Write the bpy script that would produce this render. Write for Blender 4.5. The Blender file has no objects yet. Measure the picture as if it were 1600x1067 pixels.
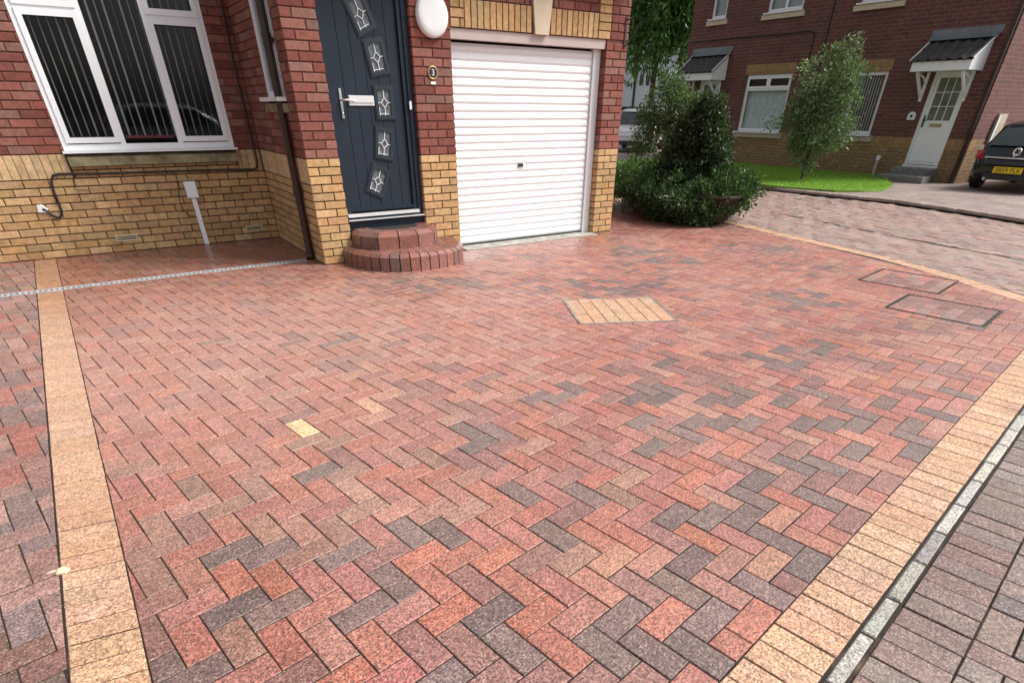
import bpy, math, random
import numpy as np
from mathutils import Matrix, Vector
rnd = random.Random(7)
SC = bpy.context.scene
COL = SC.collection

# ------------------------------------------------------------------ camera
F_PX, CX, CY = 863.4, 808.56, 811.54          # focal length and principal point in photo pixels (1600 wide)
PITCH, ROLL, YAW = 0.6388, 0.0074, 0.5864
CAM = np.array([-1.8376, -6.6164, 1.3894])
_c, _s = math.cos(PITCH), math.sin(PITCH)
_R = np.array([[1, 0, 0], [0, -_s, -_c], [0, _c, -_s]])
_c, _s = math.cos(ROLL), math.sin(ROLL)
_R = np.array([[_c, -_s, 0], [_s, _c, 0], [0, 0, 1]]) @ _R
_c, _s = math.cos(YAW), math.sin(YAW)
RW = _R @ np.array([[_c, _s, 0], [-_s, _c, 0], [0, 0, 1]]).T      # rows: right, down, forward in world
cam_d = bpy.data.cameras.new('camera')
cam_d.sensor_fit = 'HORIZONTAL'
cam_d.sensor_width = 36.0
cam_d.lens = F_PX / 1600 * 36
cam_d.shift_x = (800 - CX) / 1600
cam_d.shift_y = (CY - 533.5) / 1600
cam_d.clip_start = 0.05
cam_d.clip_end = 600
cam = bpy.data.objects.new('camera', cam_d)
COL.objects.link(cam)
cam.matrix_world = Matrix(((RW[0][0], -RW[1][0], -RW[2][0], CAM[0]),
                           (RW[0][1], -RW[1][1], -RW[2][1], CAM[1]),
                           (RW[0][2], -RW[1][2], -RW[2][2], CAM[2]), (0, 0, 0, 1)))
SC.camera = cam

# ------------------------------------------------------------------ light
SUN_AZ, SUN_EL = math.radians(-34), math.radians(47)
to_sun = Vector((math.cos(SUN_EL) * math.cos(SUN_AZ), math.cos(SUN_EL) * math.sin(SUN_AZ), math.sin(SUN_EL)))
w = bpy.data.worlds.new('World')
SC.world = w
w.use_nodes = True
wn = w.node_tree
bg = wn.nodes['Background']
sky = wn.nodes.new('ShaderNodeTexSky')
sky.sky_type = 'NISHITA'
sky.sun_disc = False
sky.sun_elevation = SUN_EL
sky.sun_rotation = math.atan2(to_sun.x, to_sun.y)
sky.dust_density = 4.0
hs = wn.nodes.new('ShaderNodeHueSaturation')
hs.inputs['Saturation'].default_value = 0.22
wn.links.new(sky.outputs[0], hs.inputs['Color'])
wn.links.new(hs.outputs[0], bg.inputs[0])
bg.inputs[1].default_value = 0.115
sun_d = bpy.data.lights.new('sun', 'SUN')
sun_d.energy = 2.4
sun_d.angle = math.radians(22)
sun_d.color = (1.0, 0.965, 0.91)
sun = bpy.data.objects.new('sun', sun_d)
COL.objects.link(sun)
sun.rotation_euler = to_sun.to_track_quat('Z', 'Y').to_euler()
vs = SC.view_settings
vs.view_transform = 'Standard'
vs.look = 'None'
vs.exposure = 0.72
vs.gamma = 1.0
vs.use_curve_mapping = False

# ------------------------------------------------------------------ helpers
def ray(px, py):
    return RW.T @ np.array([(px - CX) / F_PX, (py - CY) / F_PX, 1.0])
def at(px, py, axis=2, val=0.0):
    d = ray(px, py)
    return CAM + d * (val - CAM[axis]) / d[axis]
def proj(p):
    q = RW @ (np.array(p, float) - CAM)
    if q[2] < 0.05: return (-9999, -9999, q[2])
    return (F_PX * q[0] / q[2] + CX, F_PX * q[1] / q[2] + CY, q[2])

class MB:
    """collects faces; build() links them as ONE mesh object"""
    def __init__(s): s.v = []; s.f = []; s.c = []; s.sm = []
    def add(s, vs, fs, col=None, smooth=False):
        b = len(s.v)
        s.v += [tuple(p) for p in vs]
        for f in fs:
            s.f.append([b + i for i in f]); s.c.append(col or (1, 1, 1)); s.sm.append(smooth)
    def box(s, x0, x1, y0, y1, z0, z1, col=None):
        s.add([(x0,y0,z0),(x1,y0,z0),(x1,y1,z0),(x0,y1,z0),(x0,y0,z1),(x1,y0,z1),(x1,y1,z1),(x0,y1,z1)],
              [(3,2,1,0),(4,5,6,7),(0,1,5,4),(1,2,6,5),(2,3,7,6),(3,0,4,7)], col)
        return s
    def prism(s, poly, z0, z1, col=None, cap=True):
        n = len(poly)
        s.add([(p[0], p[1], z0) for p in poly] + [(p[0], p[1], z1) for p in poly],
              [(i, (i+1) % n, n + (i+1) % n, n + i) for i in range(n)] + ([tuple(range(n, 2*n)), tuple(range(n-1, -1, -1))] if cap else []), col)
        return s
    def slab(s, poly, z0, z1, ch, col=None):
        """flat block with a chamfered upper edge, open below"""
        n = len(poly)
        cx = sum(p[0] for p in poly) / n; cy = sum(p[1] for p in poly) / n
        ins = []
        for i in range(n):
            p = poly[i]; a = poly[i-1]; b = poly[(i+1) % n]
            d1 = np.array([p[0]-a[0], p[1]-a[1]]); d2 = np.array([b[0]-p[0], b[1]-p[1]])
            l1 = np.hypot(*d1) or 1; l2 = np.hypot(*d2) or 1
            n1 = np.array([-d1[1], d1[0]]) / l1; n2 = np.array([-d2[1], d2[0]]) / l2
            m = n1 + n2; k = 1 + n1 @ n2
            m = m / k if k > .25 else m * 2
            ins.append((p[0] + m[0]*ch, p[1] + m[1]*ch))
        zt = z1 if hasattr(z1, '__len__') else [z1]*n
        vs_ = [(p[0], p[1], z0) for p in poly] + [(p[0], p[1], zt[i]-ch) for i, p in enumerate(poly)] + [(p[0], p[1], zt[i]) for i, p in enumerate(ins)]
        fs = []
        for i in range(n):
            j = (i+1) % n
            fs.append((i, j, n+j, n+i)); fs.append((n+i, n+j, 2*n+j, 2*n+i))
        fs.append(tuple(range(2*n, 3*n)))
        s.add(vs_, fs, col)
        return s
    def tube(s, pts, r, n=8, col=None, cap=True, smooth=True):
        pts = [Vector(p) for p in pts]
        rr = r if hasattr(r, '__len__') else [r]*len(pts)
        vs_ = []; up = None
        for i, p in enumerate(pts):
            t = (pts[min(i+1, len(pts)-1)] - pts[max(i-1, 0)]).normalized()
            if up is None:
                up = Vector((0, 0, 1)) if abs(t.z) < .9 else Vector((1, 0, 0))
            a = t.cross(up).normalized(); b = a.cross(t).normalized(); up = b
            for k in range(n):
                th = 2*math.pi*k/n
                vs_.append(p + (a*math.cos(th) + b*math.sin(th))*rr[i])
        m = len(pts)
        fs = [(i*n+k, i*n+(k+1) % n, (i+1)*n+(k+1) % n, (i+1)*n+k) for i in range(m-1) for k in range(n)]
        s.add(vs_, fs, col, smooth)
        if cap:
            s.add([vs_[k] for k in range(n)], [tuple(range(n-1, -1, -1))], col)
            s.add([vs_[(m-1)*n+k] for k in range(n)], [tuple(range(n))], col)
        return s
    def lathe(s, prof, n=24, center=(0, 0, 0), axis='z', col=None, smooth=True, sx=1, sy=1):
        vs_ = []
        for (r, h) in prof:
            for k in range(n):
                a = 2*math.pi*k/n
                x, y = r*math.cos(a)*sx, r*math.sin(a)*sy
                if axis == 'z': q = (x, y, h)
                elif axis == 'y': q = (x, h, y)
                else: q = (h, x, y)
                vs_.append((q[0]+center[0], q[1]+center[1], q[2]+center[2]))
        m = len(prof)
        s.add(vs_, [(i*n+k, i*n+(k+1) % n, (i+1)*n+(k+1) % n, (i+1)*n+k) for i in range(m-1) for k in range(n)], col, smooth)
        return s
    def quad(s, a, b, c, d, col=None): s.add([a, b, c, d], [(0, 1, 2, 3)], col); return s
    def rail(s, a, b, w_, h_, col=None):
        """square bar between two points"""
        a = Vector(a); b = Vector(b); t = (b-a).normalized()
        up = Vector((0, 0, 1)) if abs(t.z) < .95 else Vector((0, 1, 0))
        u = t.cross(up).normalized()*w_/2; v = u.cross(t).normalized()*h_/2
        vs_ = [p + i*u + j*v for p in (a, b) for i, j in ((-1,-1),(1,-1),(1,1),(-1,1))]
        s.add(vs_, [(3,2,1,0),(4,5,6,7),(0,1,5,4),(1,2,6,5),(2,3,7,6),(3,0,4,7)], col)
        return s
    def xform(s, M):
        s.v = [tuple(M @ Vector(p)) for p in s.v]; return s
    def mesh(s, name, mat, color=False):
        me = bpy.data.meshes.new(name)
        me.from_pydata(s.v, [], s.f)
        if any(s.sm): me.polygons.foreach_set('use_smooth', s.sm)
        if color:
            a = me.color_attributes.new('col', 'FLOAT_COLOR', 'CORNER')
            buf = []
            for f, c in zip(s.f, s.c): buf += [c[0], c[1], c[2], 1.0]*len(f)
            a.data.foreach_set('color', buf)
        me.materials.append(mat)
        me.update()
        return me
    def build(s, name, mat, parent=None, color=False, fix=True):
        me = s.mesh(name, mat, color)
        if fix: fixn(me)
        return link(name, me, parent)
import bmesh
def fixn(me):
    bm = bmesh.new(); bm.from_mesh(me); bmesh.ops.recalc_face_normals(bm, faces=bm.faces); bm.to_mesh(me); bm.free()
def link(name, data, parent=None):
    o = bpy.data.objects.new(name, data)
    COL.objects.link(o)
    if parent is not None:
        o.parent = parent
        if 'base' in parent: o.matrix_parent_inverse = Matrix.Translation(-Vector(parent['base']))
    return o
def thing(name, label, cat, base=(0, 0, 0), group=None):
    o = bpy.data.objects.new(name, None); COL.objects.link(o)
    o.empty_display_size = .2
    o.location = base
    o['base'] = [float(x) for x in base]
    return tag(o, label, cat, group)
def tag(o, label, cat, group=None):
    o['label'] = label; o['category'] = cat
    if group: o['group'] = group
    return o
def kind(o, k): o['kind'] = k; return o

# ------------------------------------------------------------------ materials
class NT:
    def __init__(s, name):
        s.m = bpy.data.materials.new(name); s.m.use_nodes = True
        s.t = s.m.node_tree; s.b = s.t.nodes['Principled BSDF']; s.o = s.t.nodes['Material Output']
    def n(s, typ, **kw):
        x = s.t.nodes.new('ShaderNode' + typ)
        for k, v in kw.items():
            if k.startswith('i_'):
                x.inputs[k[2:].replace('_', ' ')].default_value = v
            else: setattr(x, k, v)
        return x
    def l(s, a, b): s.t.links.new(a, b)
    def pos(s):
        if not hasattr(s, '_p'): s._p = s.n('NewGeometry').outputs['Position']
        return s._p
    def noise(s, scale, detail=3, rough=.55, vec=None, dist=0):
        x = s.n('TexNoise', i_Scale=scale, i_Detail=detail, i_Roughness=rough, i_Distortion=dist)
        s.l(vec or s.pos(), x.inputs['Vector'])
        return x.outputs['Fac']
    def rng(s, v, a, b, c=0, d=1):
        x = s.n('MapRange'); x.inputs[1].default_value = a; x.inputs[2].default_value = b; x.inputs[3].default_value = c; x.inputs[4].default_value = d
        s.l(v, x.inputs[0]); return x.outputs[0]
    def math(s, op, a, b):
        x = s.n('Math', operation=op)
        for i, q in enumerate((a, b)):
            if isinstance(q, (int, float)): x.inputs[i].default_value = q
            else: s.l(q, x.inputs[i])
        return x.outputs[0]
    def mix(s, fac, a, b, mode='MIX'):
        x = s.n('Mix', data_type='RGBA', blend_type=mode)
        for i, q in ((0, fac), (6, a), (7, b)):
            if isinstance(q, (int, float)): x.inputs[i].default_value = q
            elif isinstance(q, tuple): x.inputs[i].default_value = (*q, 1) if len(q) == 3 else q
            else: s.l(q, x.inputs[i])
        return x.outputs[2]
    def bump(s, h, strength, dist):
        x = s.n('Bump'); x.inputs['Strength'].default_value = strength; x.inputs['Distance'].default_value = dist
        s.l(h, x.inputs['Height']); s.l(x.outputs[0], s.b.inputs['Normal'])
    def set(s, **kw):
        for k, v in kw.items():
            s.b.inputs[k.replace('_', ' ')].default_value = (*v, 1) if isinstance(v, tuple) and len(v) == 3 else v
    def color_src(s, src):
        if src == 'obj': return s.n('ObjectInfo').outputs['Color']
        x = s.n('Attribute', attribute_name='col'); return x.outputs['Color']

def paver_mat(name, src, wear=0.0, wet=1.0, pale_at=None, streak=False):
    t = NT(name); c = t.color_src(src)
    vor = t.n('TexVoronoi', i_Scale=185.0, i_Randomness=1.0); t.l(t.pos(), vor.inputs['Vector'])
    g = t.n('SeparateColor'); t.l(vor.outputs['Color'], g.inputs[0])
    grain = t.rng(g.outputs[0], 0, 1, .44, 1.56)
    c = t.mix(1.0, c, grain, 'MULTIPLY')
    pale = t.rng(g.outputs[1], .82, .95, 0, .40)                 # pale aggregate grains
    c = t.mix(pale, c, (.60, .45, .37))
    dark = t.rng(g.outputs[2], .80, .92, 0, .60)                 # dark aggregate grains
    c = t.mix(dark, c, (.07, .045, .04))
    patch = t.rng(t.noise(9, 4, .6), .35, .7, .88, 1.10)         # uneven pigment inside a block
    c = t.mix(1.0, c, patch, 'MULTIPLY')
    dusty_or_pale = t.rng(t.noise(.8, 4, .55), .42, .72, 0, .10 + wear)  # dry pale bloom in drifts
    if pale_at:                                                  # a paler area around a set point
        v = t.n('VectorMath', operation='DISTANCE'); t.l(t.pos(), v.inputs[0]); v.inputs[1].default_value = pale_at[0]
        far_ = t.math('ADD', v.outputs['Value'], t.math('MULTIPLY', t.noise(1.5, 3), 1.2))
        dusty_or_pale = t.math('MAXIMUM', dusty_or_pale, t.rng(far_, pale_at[1]*.55, pale_at[1]*1.5, .30, 0))
    c = t.mix(dusty_or_pale, c, t.mix(.45, (.44, .31, .26), t.mix(1.0, (.53, .38, .32), grain, 'MULTIPLY')))
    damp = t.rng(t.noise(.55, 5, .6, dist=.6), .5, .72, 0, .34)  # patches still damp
    if pale_at:                                                  # water still lying along the foot of the house and the drain
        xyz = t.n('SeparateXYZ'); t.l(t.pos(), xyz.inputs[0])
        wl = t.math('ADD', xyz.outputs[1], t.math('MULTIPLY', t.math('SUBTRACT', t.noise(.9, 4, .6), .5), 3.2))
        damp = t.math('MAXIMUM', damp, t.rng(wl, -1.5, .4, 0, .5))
    if streak:                                                   # dirt drawn out along the line of travel
        mp = t.n('Mapping'); t.l(t.pos(), mp.inputs[0]); mp.inputs['Scale'].default_value = (3.2, .45, 1); mp.inputs['Rotation'].default_value = (0, 0, math.radians(-8))
        sk = t.noise(1.0, 5, .6, mp.outputs[0])
        c = t.mix(t.rng(sk, .52, .72, 0, .4), c, (.50, .36, .30))
        c = t.mix(t.rng(sk, .46, .32, 0, .38), c, t.mix(1.0, c, (.62, .55, .55), 'MULTIPLY'))
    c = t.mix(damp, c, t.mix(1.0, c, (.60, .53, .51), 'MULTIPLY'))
    blot = t.rng(t.noise(3.1, 6, .65, dist=.8), .60, .74, 0, .42)     # old drips and tyre dirt
    c = t.mix(blot, c, t.mix(1.0, c, (.58, .52, .50), 'MULTIPLY'))
    t.l(c, t.b.inputs['Base Color'])
    r = t.math('SUBTRACT', t.rng(t.noise(2.2, 4), .3, .7, .46, .68), t.math('MULTIPLY', damp, .75*wet))
    t.l(r, t.b.inputs['Roughness'])
    h = t.math('ADD', t.math('MULTIPLY', g.outputs[0], .5), t.noise(60, 3))
    t.bump(h, .5, .0022)
    return t.m

def brick_mat(name, src, rough=.88):
    t = NT(name); c = t.color_src(src)
    m1 = t.rng(t.noise(22, 5, .65), .3, .7, .72, 1.25)
    c = t.mix(1.0, c, m1, 'MULTIPLY')
    sp = t.rng(t.noise(240, 2), .62, .72, 0, .45)
    c = t.mix(sp, c, t.mix(1.0, c, (.35, .3, .3), 'MULTIPLY'))
    st = t.rng(t.noise(1.6, 4, .6), .5, .75, 0, .30)
    c = t.mix(st, c, t.mix(1.0, c, (.55, .5, .48), 'MULTIPLY'))
    t.l(c, t.b.inputs['Base Color'])
    t.set(Roughness=rough)
    h = t.math('ADD', t.noise(55, 4, .7), t.math('MULTIPLY', t.noise(300, 2), .4))
    t.bump(h, .6, .004)
    return t.m

def plain(name, col, rough=.5, metal=0.0, var=.12, vscale=6, bump=0.0, bscale=80, spec=None, coat=None):
    t = NT(name)
    v = t.rng(t.noise(vscale, 4, .6), .3, .7, 1-var, 1+var)
    t.l(t.mix(1.0, (*col,), v, 'MULTIPLY'), t.b.inputs['Base Color'])
    t.l(t.rng(t.noise(vscale*2.3, 3), .3, .7, max(0, rough-.07), min(1, rough+.07)), t.b.inputs['Roughness'])
    t.set(Metallic=metal)
    if spec is not None: t.b.inputs['Specular IOR Level'].default_value = spec
    if coat: t.b.inputs['Coat Weight'].default_value = coat; t.b.inputs['Coat Roughness'].default_value = .05
    if bump: t.bump(t.noise(bscale, 3), bump, .003)
    return t.m

def glass_mat(name, tint=(1, 1, 1), boost=1.0):
    t = NT(name)
    tr = t.n('BsdfTransparent'); tr.inputs[0].default_value = (*tint, 1)
    gl = t.n('BsdfGlossy'); gl.inputs['Roughness'].default_value = .02
    fr = t.n('Fresnel'); fr.inputs[0].default_value = 1.5
    mx = t.n('MixShader')
    t.l(t.math('MULTIPLY', fr.outputs[0], boost), mx.inputs[0]); t.l(tr.outputs[0], mx.inputs[1]); t.l(gl.outputs[0], mx.inputs[2])
    t.l(mx.outputs[0], t.o.inputs['Surface'])
    return t.m

def leaf_mat(name, rough=.42, trans=.25):
    t = NT(name); c = t.color_src('attr')
    t.l(c, t.b.inputs['Base Color']); t.set(Roughness=rough)
    tl = t.n('BsdfTranslucent'); t.l(t.mix(1.0, c, (1.3, 1.5, .6), 'MULTIPLY'), tl.inputs[0])
    mx = t.n('MixShader'); mx.inputs[0].default_value = trans
    t.l(t.b.outputs[0], mx.inputs[1]); t.l(tl.outputs[0], mx.inputs[2]); t.l(mx.outputs[0], t.o.inputs['Surface'])
    return t.m

def far_brick_mat(name, c1, c2, mortar, along='y', soldier=False):
    """courses too small to pick apart: brick texture in metres"""
    t = NT(name)
    s = t.n('SeparateXYZ'); t.l(t.pos(), s.inputs[0])
    cb = t.n('CombineXYZ')
    if along == 'xy':
        t.l(t.math('ADD', s.outputs[0], s.outputs[1]), cb.inputs[0])
    else: t.l(s.outputs['XYZ'.index(along.upper())], cb.inputs[0])
    t.l(s.outputs[2], cb.inputs[1])
    b = t.n('TexBrick'); t.l(cb.outputs[0], b.inputs['Vector'])
    b.inputs['Color1'].default_value = (*c1, 1); b.inputs['Color2'].default_value = (*c2, 1); b.inputs['Mortar'].default_value = (*mortar, 1)
    b.inputs['Scale'].default_value = 1.0
    b.inputs['Mortar Size'].default_value = .006; b.inputs['Mortar Smooth'].default_value = .3
    b.inputs['Brick Width'].default_value = .075 if soldier else .225; b.inputs['Row Height'].default_value = .225 if soldier else .075
    if soldier: b.offset = 0.0
    c = t.mix(1.0, b.outputs['Color'], t.rng(t.noise(14, 4, .7), .3, .7, .75, 1.25), 'MULTIPLY')
    c = t.mix(t.rng(t.noise(.8, 4), .45, .75, 0, .35), c, t.mix(1.0, c, (.6, .55, .55), 'MULTIPLY'))
    t.l(c, t.b.inputs['Base Color']); t.set(Roughness=.9)
    t.bump(t.math('SUBTRACT', t.noise(60, 3), b.outputs['Fac']), .6, .008)
    return t.m

M = {}
M['paver_o'] = paver_mat('block_paving_single', 'obj', pale_at=((-1.4, -2.0, 0), 2.6))
M['paver_a'] = paver_mat('block_paving', 'attr', pale_at=((-1.4, -2.0, 0), 2.6))
M['old_o'] = paver_mat('weathered_paving_single', 'obj', .02, .8)
M['old_a'] = paver_mat('weathered_paving', 'attr', .02, .8)
M['road_o'] = paver_mat('road_paving_single', 'obj', .12, .8, streak=True)
M['road_a'] = paver_mat('road_paving', 'attr', .12, .8, streak=True)
M['brick_o'] = brick_mat('facing_brick_single', 'obj')
M['brick_a'] = brick_mat('facing_brick', 'attr')
t = NT('mortar')                                            # joint shade painted in dark between the buff courses, reddish mortar above
_z = t.n('SeparateXYZ'); t.l(t.pos(), _z.inputs[0])
c = t.mix(t.rng(_z.outputs[2], .972, .978), (.048, .03, .018), (.15, .062, .048))
t.l(t.mix(1.0, c, t.rng(t.noise(6, 4), .3, .7, .7, 1.3), 'MULTIPLY'), t.b.inputs['Base Color']); t.set(Roughness=.95); t.bump(t.noise(80, 3), .5, .003)
M['mortar'] = t.m
t = NT('jointing_sand')                                     # dark damp joints, pale sand left in some
c = t.mix(t.rng(t.noise(2.6, 5, .6), .56, .70, 0, .8), (.024, .015, .011), (.13, .085, .06))
t.l(t.mix(1.0, c, t.rng(t.noise(40, 3), .3, .7, .6, 1.4), 'MULTIPLY'), t.b.inputs['Base Color']); t.set(Roughness=.95); t.bump(t.noise(90, 3), .6, .003)
M['joint'] = t.m
M['asphalt'] = plain('asphalt', (.06, .055, .052), .9, bump=.6, var=.2)
M['soil'] = plain('soil', (.15, .085, .055), .95, bump=1, var=.4, vscale=30)
M['concrete'] = paver_mat('kerb_concrete', 'obj', .0, .3)
M['stone'] = plain('weathered_stone', (.26, .23, .13), .9, bump=.5, var=.5, vscale=7)
M['stone_pale'] = plain('pale_stone', (.62, .52, .38), .85, bump=.3, var=.12)
M['upvc'] = plain('white_plastic', (.86, .88, .90), .32, var=.03, vscale=2)
M['door'] = plain('anthracite_door', (.013, .022, .036), .5, spec=.3, var=.1, bump=.15, bscale=40)
M['door_trim'] = plain('door_trim', (.022, .032, .046), .26, var=.08)
M['chrome'] = plain('chrome', (.85, .85, .86), .16, 1.0, var=.03)
M['satin'] = plain('satin_metal', (.72, .73, .74), .35, .25, var=.05)
M['steel'] = plain('galvanised_steel', (.52, .54, .56), .42, .7, var=.2, vscale=20)
M['rubber'] = plain('black_rubber', (.012, .012, .012), .6)
M['black'] = plain('black_plastic', (.018, .017, .016), .45)
M['brown_pipe'] = plain('brown_pipe', (.035, .018, .012), .32)
M['glass'] = glass_mat('window_glass', (.92, .95, .95), .9)
M['lead_glass'] = plain('leaded_glass', (.10, .12, .13), .3, var=.5, vscale=35, bump=.5, bscale=60)
M['dark_room'] = plain('dark_room', (.012, .012, .013), .95)
M['slat'] = plain('blind_fabric', (.85, .85, .84), .8, var=.05)
M['curtain'] = plain('net_curtain', (.55, .62, .62), .9, var=.18, vscale=9)
M['roof_tile'] = plain('roof_tile', (.055, .05, .05), .75, var=.35, bump=.5, vscale=9)
M['lead'] = plain('lead_flashing', (.17, .19, .205), .55, var=.2, vscale=5)
M['bark'] = plain('bark', (.11, .075, .05), .95, bump=1, var=.3, vscale=20)
M['pale_bark'] = plain('pale_bark', (.32, .24, .17), .95, bump=1, var=.3, vscale=20)
M['leaf'] = leaf_mat('leaves')
M['grass'] = leaf_mat('grass_blades', .6, .3)
M['turf'] = plain('turf', (.15, .27, .035), .95, var=.35, vscale=5, bump=.8)
M['planter'] = plain('planter_wood', (.045, .024, .018), .8, var=.3, vscale=8, bump=.4)
M['car_paint'] = plain('black_car_paint', (.004, .005, .008), .22, var=.05, coat=.45)
M['white_paint'] = plain('white_car_paint', (.88, .89, .90), .22, var=.04, coat=.6)
M['grey_paint'] = plain('grey_car_paint', (.60, .63, .67), .25, .3, var=.04, coat=.6)
M['car_glass'] = plain('car_glass', (.02, .028, .03), .04, spec=.9)
M['lamp_red'] = plain('lamp_red', (.40, .01, .015), .18, coat=.6)
M['lamp_clear'] = plain('lamp_clear', (.72, .70, .68), .2, coat=.6)
M['plate'] = plain('plate_yellow', (.80, .56, .02), .45, var=.04)
M['ink'] = plain('plate_ink', (.012, .012, .012), .5)
M['render'] = plain('pale_render', (.56, .62, .66), .9, var=.1)
M['wood'] = plain('dark_fence', (.05, .04, .035), .9, var=.3)
M['step_stone'] = plain('grey_step', (.19, .19, .18), .85, var=.35, vscale=12, bump=.5)
M['greasy'] = plain('threshold_concrete', (.34, .33, .29), .9, var=.45, vscale=9, bump=.6)
M['red_cloth'] = plain('red_trim', (.30, .05, .06), .8)
M['lamp_white'] = plain('lamp_diffuser', (.80, .82, .83), .35, var=.02)
M['gold'] = plain('brass', (.55, .42, .22), .4, .6)
M['timber'] = plain('pale_timber', (.45, .38, .30), .85, var=.15)
M['h2_red'] = far_brick_mat('far_red_brick', (.175, .064, .052), (.12, .048, .042), (.20, .14, .118), 'xy')
M['h2_buff'] = far_brick_mat('far_buff_brick', (.33, .21, .105), (.26, .165, .082), (.13, .095, .07), 'xy')
M['h2_sold'] = far_brick_mat('far_soldier_brick', (.40, .24, .11), (.33, .195, .085), (.19, .13, .09), 'xy', True)
M['h1_red'] = far_brick_mat('upper_red_brick', (.23, .07, .05), (.18, .055, .04), (.17, .12, .10), 'xy')

# ------------------------------------------------------------------ polygon clipping
def clip(poly, n, d):
    """keep n.p <= d"""
    out = []
    for i in range(len(poly)):
        a, b = poly[i], poly[(i+1) % len(poly)]
        da = n[0]*a[0] + n[1]*a[1] - d; db = n[0]*b[0] + n[1]*b[1] - d
        if da <= 0: out.append(a)
        if (da < 0 < db) or (db < 0 < da):
            k = da/(da-db); out.append((a[0]+(b[0]-a[0])*k, a[1]+(b[1]-a[1])*k))
    return out
def area(p): return .5*sum(p[i][0]*p[(i+1) % len(p)][1]-p[(i+1) % len(p)][0]*p[i][1] for i in range(len(p)))
def halfplanes(conv):
    if area(conv) < 0: conv = conv[::-1]
    h = []
    for i in range(len(conv)):
        a, b = conv[i], conv[(i+1) % len(conv)]
        n = (b[1]-a[1], -(b[0]-a[0])); h.append((n, n[0]*a[0]+n[1]*a[1]))
    return h
def inside(poly, hp):
    for n, d in hp:
        poly = clip(poly, n, d)
        if len(poly) < 3: return None
    return poly
def subtract(poly, hp):
    if inside(poly, hp) is None or abs(area(inside(poly, hp))) < 1e-7: return [poly]
    out = []
    for n, d in hp:
        p = clip(poly, (-n[0], -n[1]), -d)
        if len(p) >= 3 and abs(area(p)) > 2e-4: out.append(p)
        poly = clip(poly, n, d)
        if len(poly) < 3: break
    return out
def clean(p, eps=.004):
    q = []
    for a in p:
        if not q or math.hypot(a[0]-q[-1][0], a[1]-q[-1][1]) > eps: q.append(a)
    if len(q) > 1 and math.hypot(q[0][0]-q[-1][0], q[0][1]-q[-1][1]) < eps: q.pop()
    return q
def shrink(poly, g):
    m = poly if area(poly) > 0 else poly[::-1]
    res = list(m)
    for n, d in halfplanes(m):
        l = math.hypot(*n); res = clip(res, n, d-g*l)
        if len(res) < 3: return None
    res = clean(res)
    return res if len(res) >= 3 and abs(area(res)) > 3e-4 else None

# ------------------------------------------------------------------ paving layout
Q = .105                                                     # paving module
UA = np.array([.17709, -.98419]); VA = np.array([.98419, .17709])
LO = np.array([-1.2823, -5.4289])
def L(u, v): p = LO + Q*(u*UA + v*VA); return (float(p[0]), float(p[1]))
def herring(u0, u1, v0, v1):
    for k in range(int((u0+v0)/2)-3, int((u1+v1)/2)+4):
        for m in range(int((u0-v1)/4)-3, int((u1-v0)/4)+4):
            a, b = k+2*m, k-2*m
            if u0-2 <= a <= u1+2 and v0-2 <= b <= v1+2:
                yield (a, b, a+1, b+2); yield (a+1, b, a+3, b+1)
def rect(a, b, c, d): return [L(a, b), L(c, b), L(c, d), L(a, d)]
def ccw(p): return p if area(p) > 0 else p[::-1]

curve = [(6.55, 6.5), (6.45, 3.0), (6.25, .9), (6.08, -.5), (5.86, -1.5), (5.70, -2.45), (5.60, -3.05), (5.46, -3.5), (5.24, -4.04), (5.07, -4.4), (4.90, -4.78), (4.66, -5.18)]
def offset_poly(pl, d):
    out = []
    for i in range(len(pl)):
        a = np.array(pl[max(i-1, 0)]); b = np.array(pl[min(i+1, len(pl)-1)])
        t = (b-a)/np.hypot(*(b-a)); n = np.array([-t[1], t[0]])
        out.append((pl[i][0]+n[0]*d, pl[i][1]+n[1]*d))
    return out
curve_out = offset_poly(curve, .21)
SX = lambda y: -2.455 - .0415*(y-1.6)                        # outer edge of the buff strip beside the drive
strip_r = [(SX(1.93), 1.93), (SX(-8), -8)]
strip_l = [(SX(1.93)-.205, 1.93), (SX(-8)-.205, -8)]
# half-planes of the drive
e7 = LO + Q*7*UA
drive_hp = [((UA[0], UA[1]), float(UA @ e7))]
a, b = strip_r
nn = np.array([-(b[1]-a[1]), b[0]-a[0]]); nn = -nn/np.hypot(*nn)
if nn[0] > 0: nn = -nn
drive_hp.append(((nn[0], nn[1]), float(nn @ np.array(a))))
for i in range(len(curve)-1):
    p, q_ = np.array(curve[i]), np.array(curve[i+1]); t = (q_-p)/np.hypot(*(q_-p)); n_ = np.array([-t[1], t[0]])
    drive_hp.append(((n_[0], n_[1]), float(n_ @ p)))
drive_hp.append(((0, 1), 6.5))
def rot_rect(cx, cy, w_, h_, ang):
    c, s = math.cos(ang), math.sin(ang)
    return [(cx+c*x-s*y, cy+s*x+c*y) for x, y in ((-w_/2, -h_/2), (w_/2, -h_/2), (w_/2, h_/2), (-w_/2, h_/2))]
LANG = math.atan2(UA[1], UA[0])
MH = [(1.60, -2.985, .84, .72, math.radians(-26)), (4.04, -4.50, .76, .66, LANG), (4.83, -3.80, .74, .74, LANG)]
DRAIN_A, DRAIN_B = np.array([-4.3, .305]), np.array([-.10, .365])
dt = (DRAIN_B-DRAIN_A)/np.hypot(*(DRAIN_B-DRAIN_A)); dn = np.array([-dt[1], dt[0]])
DW = .052
drain_poly = [tuple(DRAIN_A-dn*DW), tuple(DRAIN_B-dn*DW), tuple(DRAIN_B+dn*DW), tuple(DRAIN_A+dn*DW)]
HX1 = 4.1175; WY = 1.927
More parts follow.
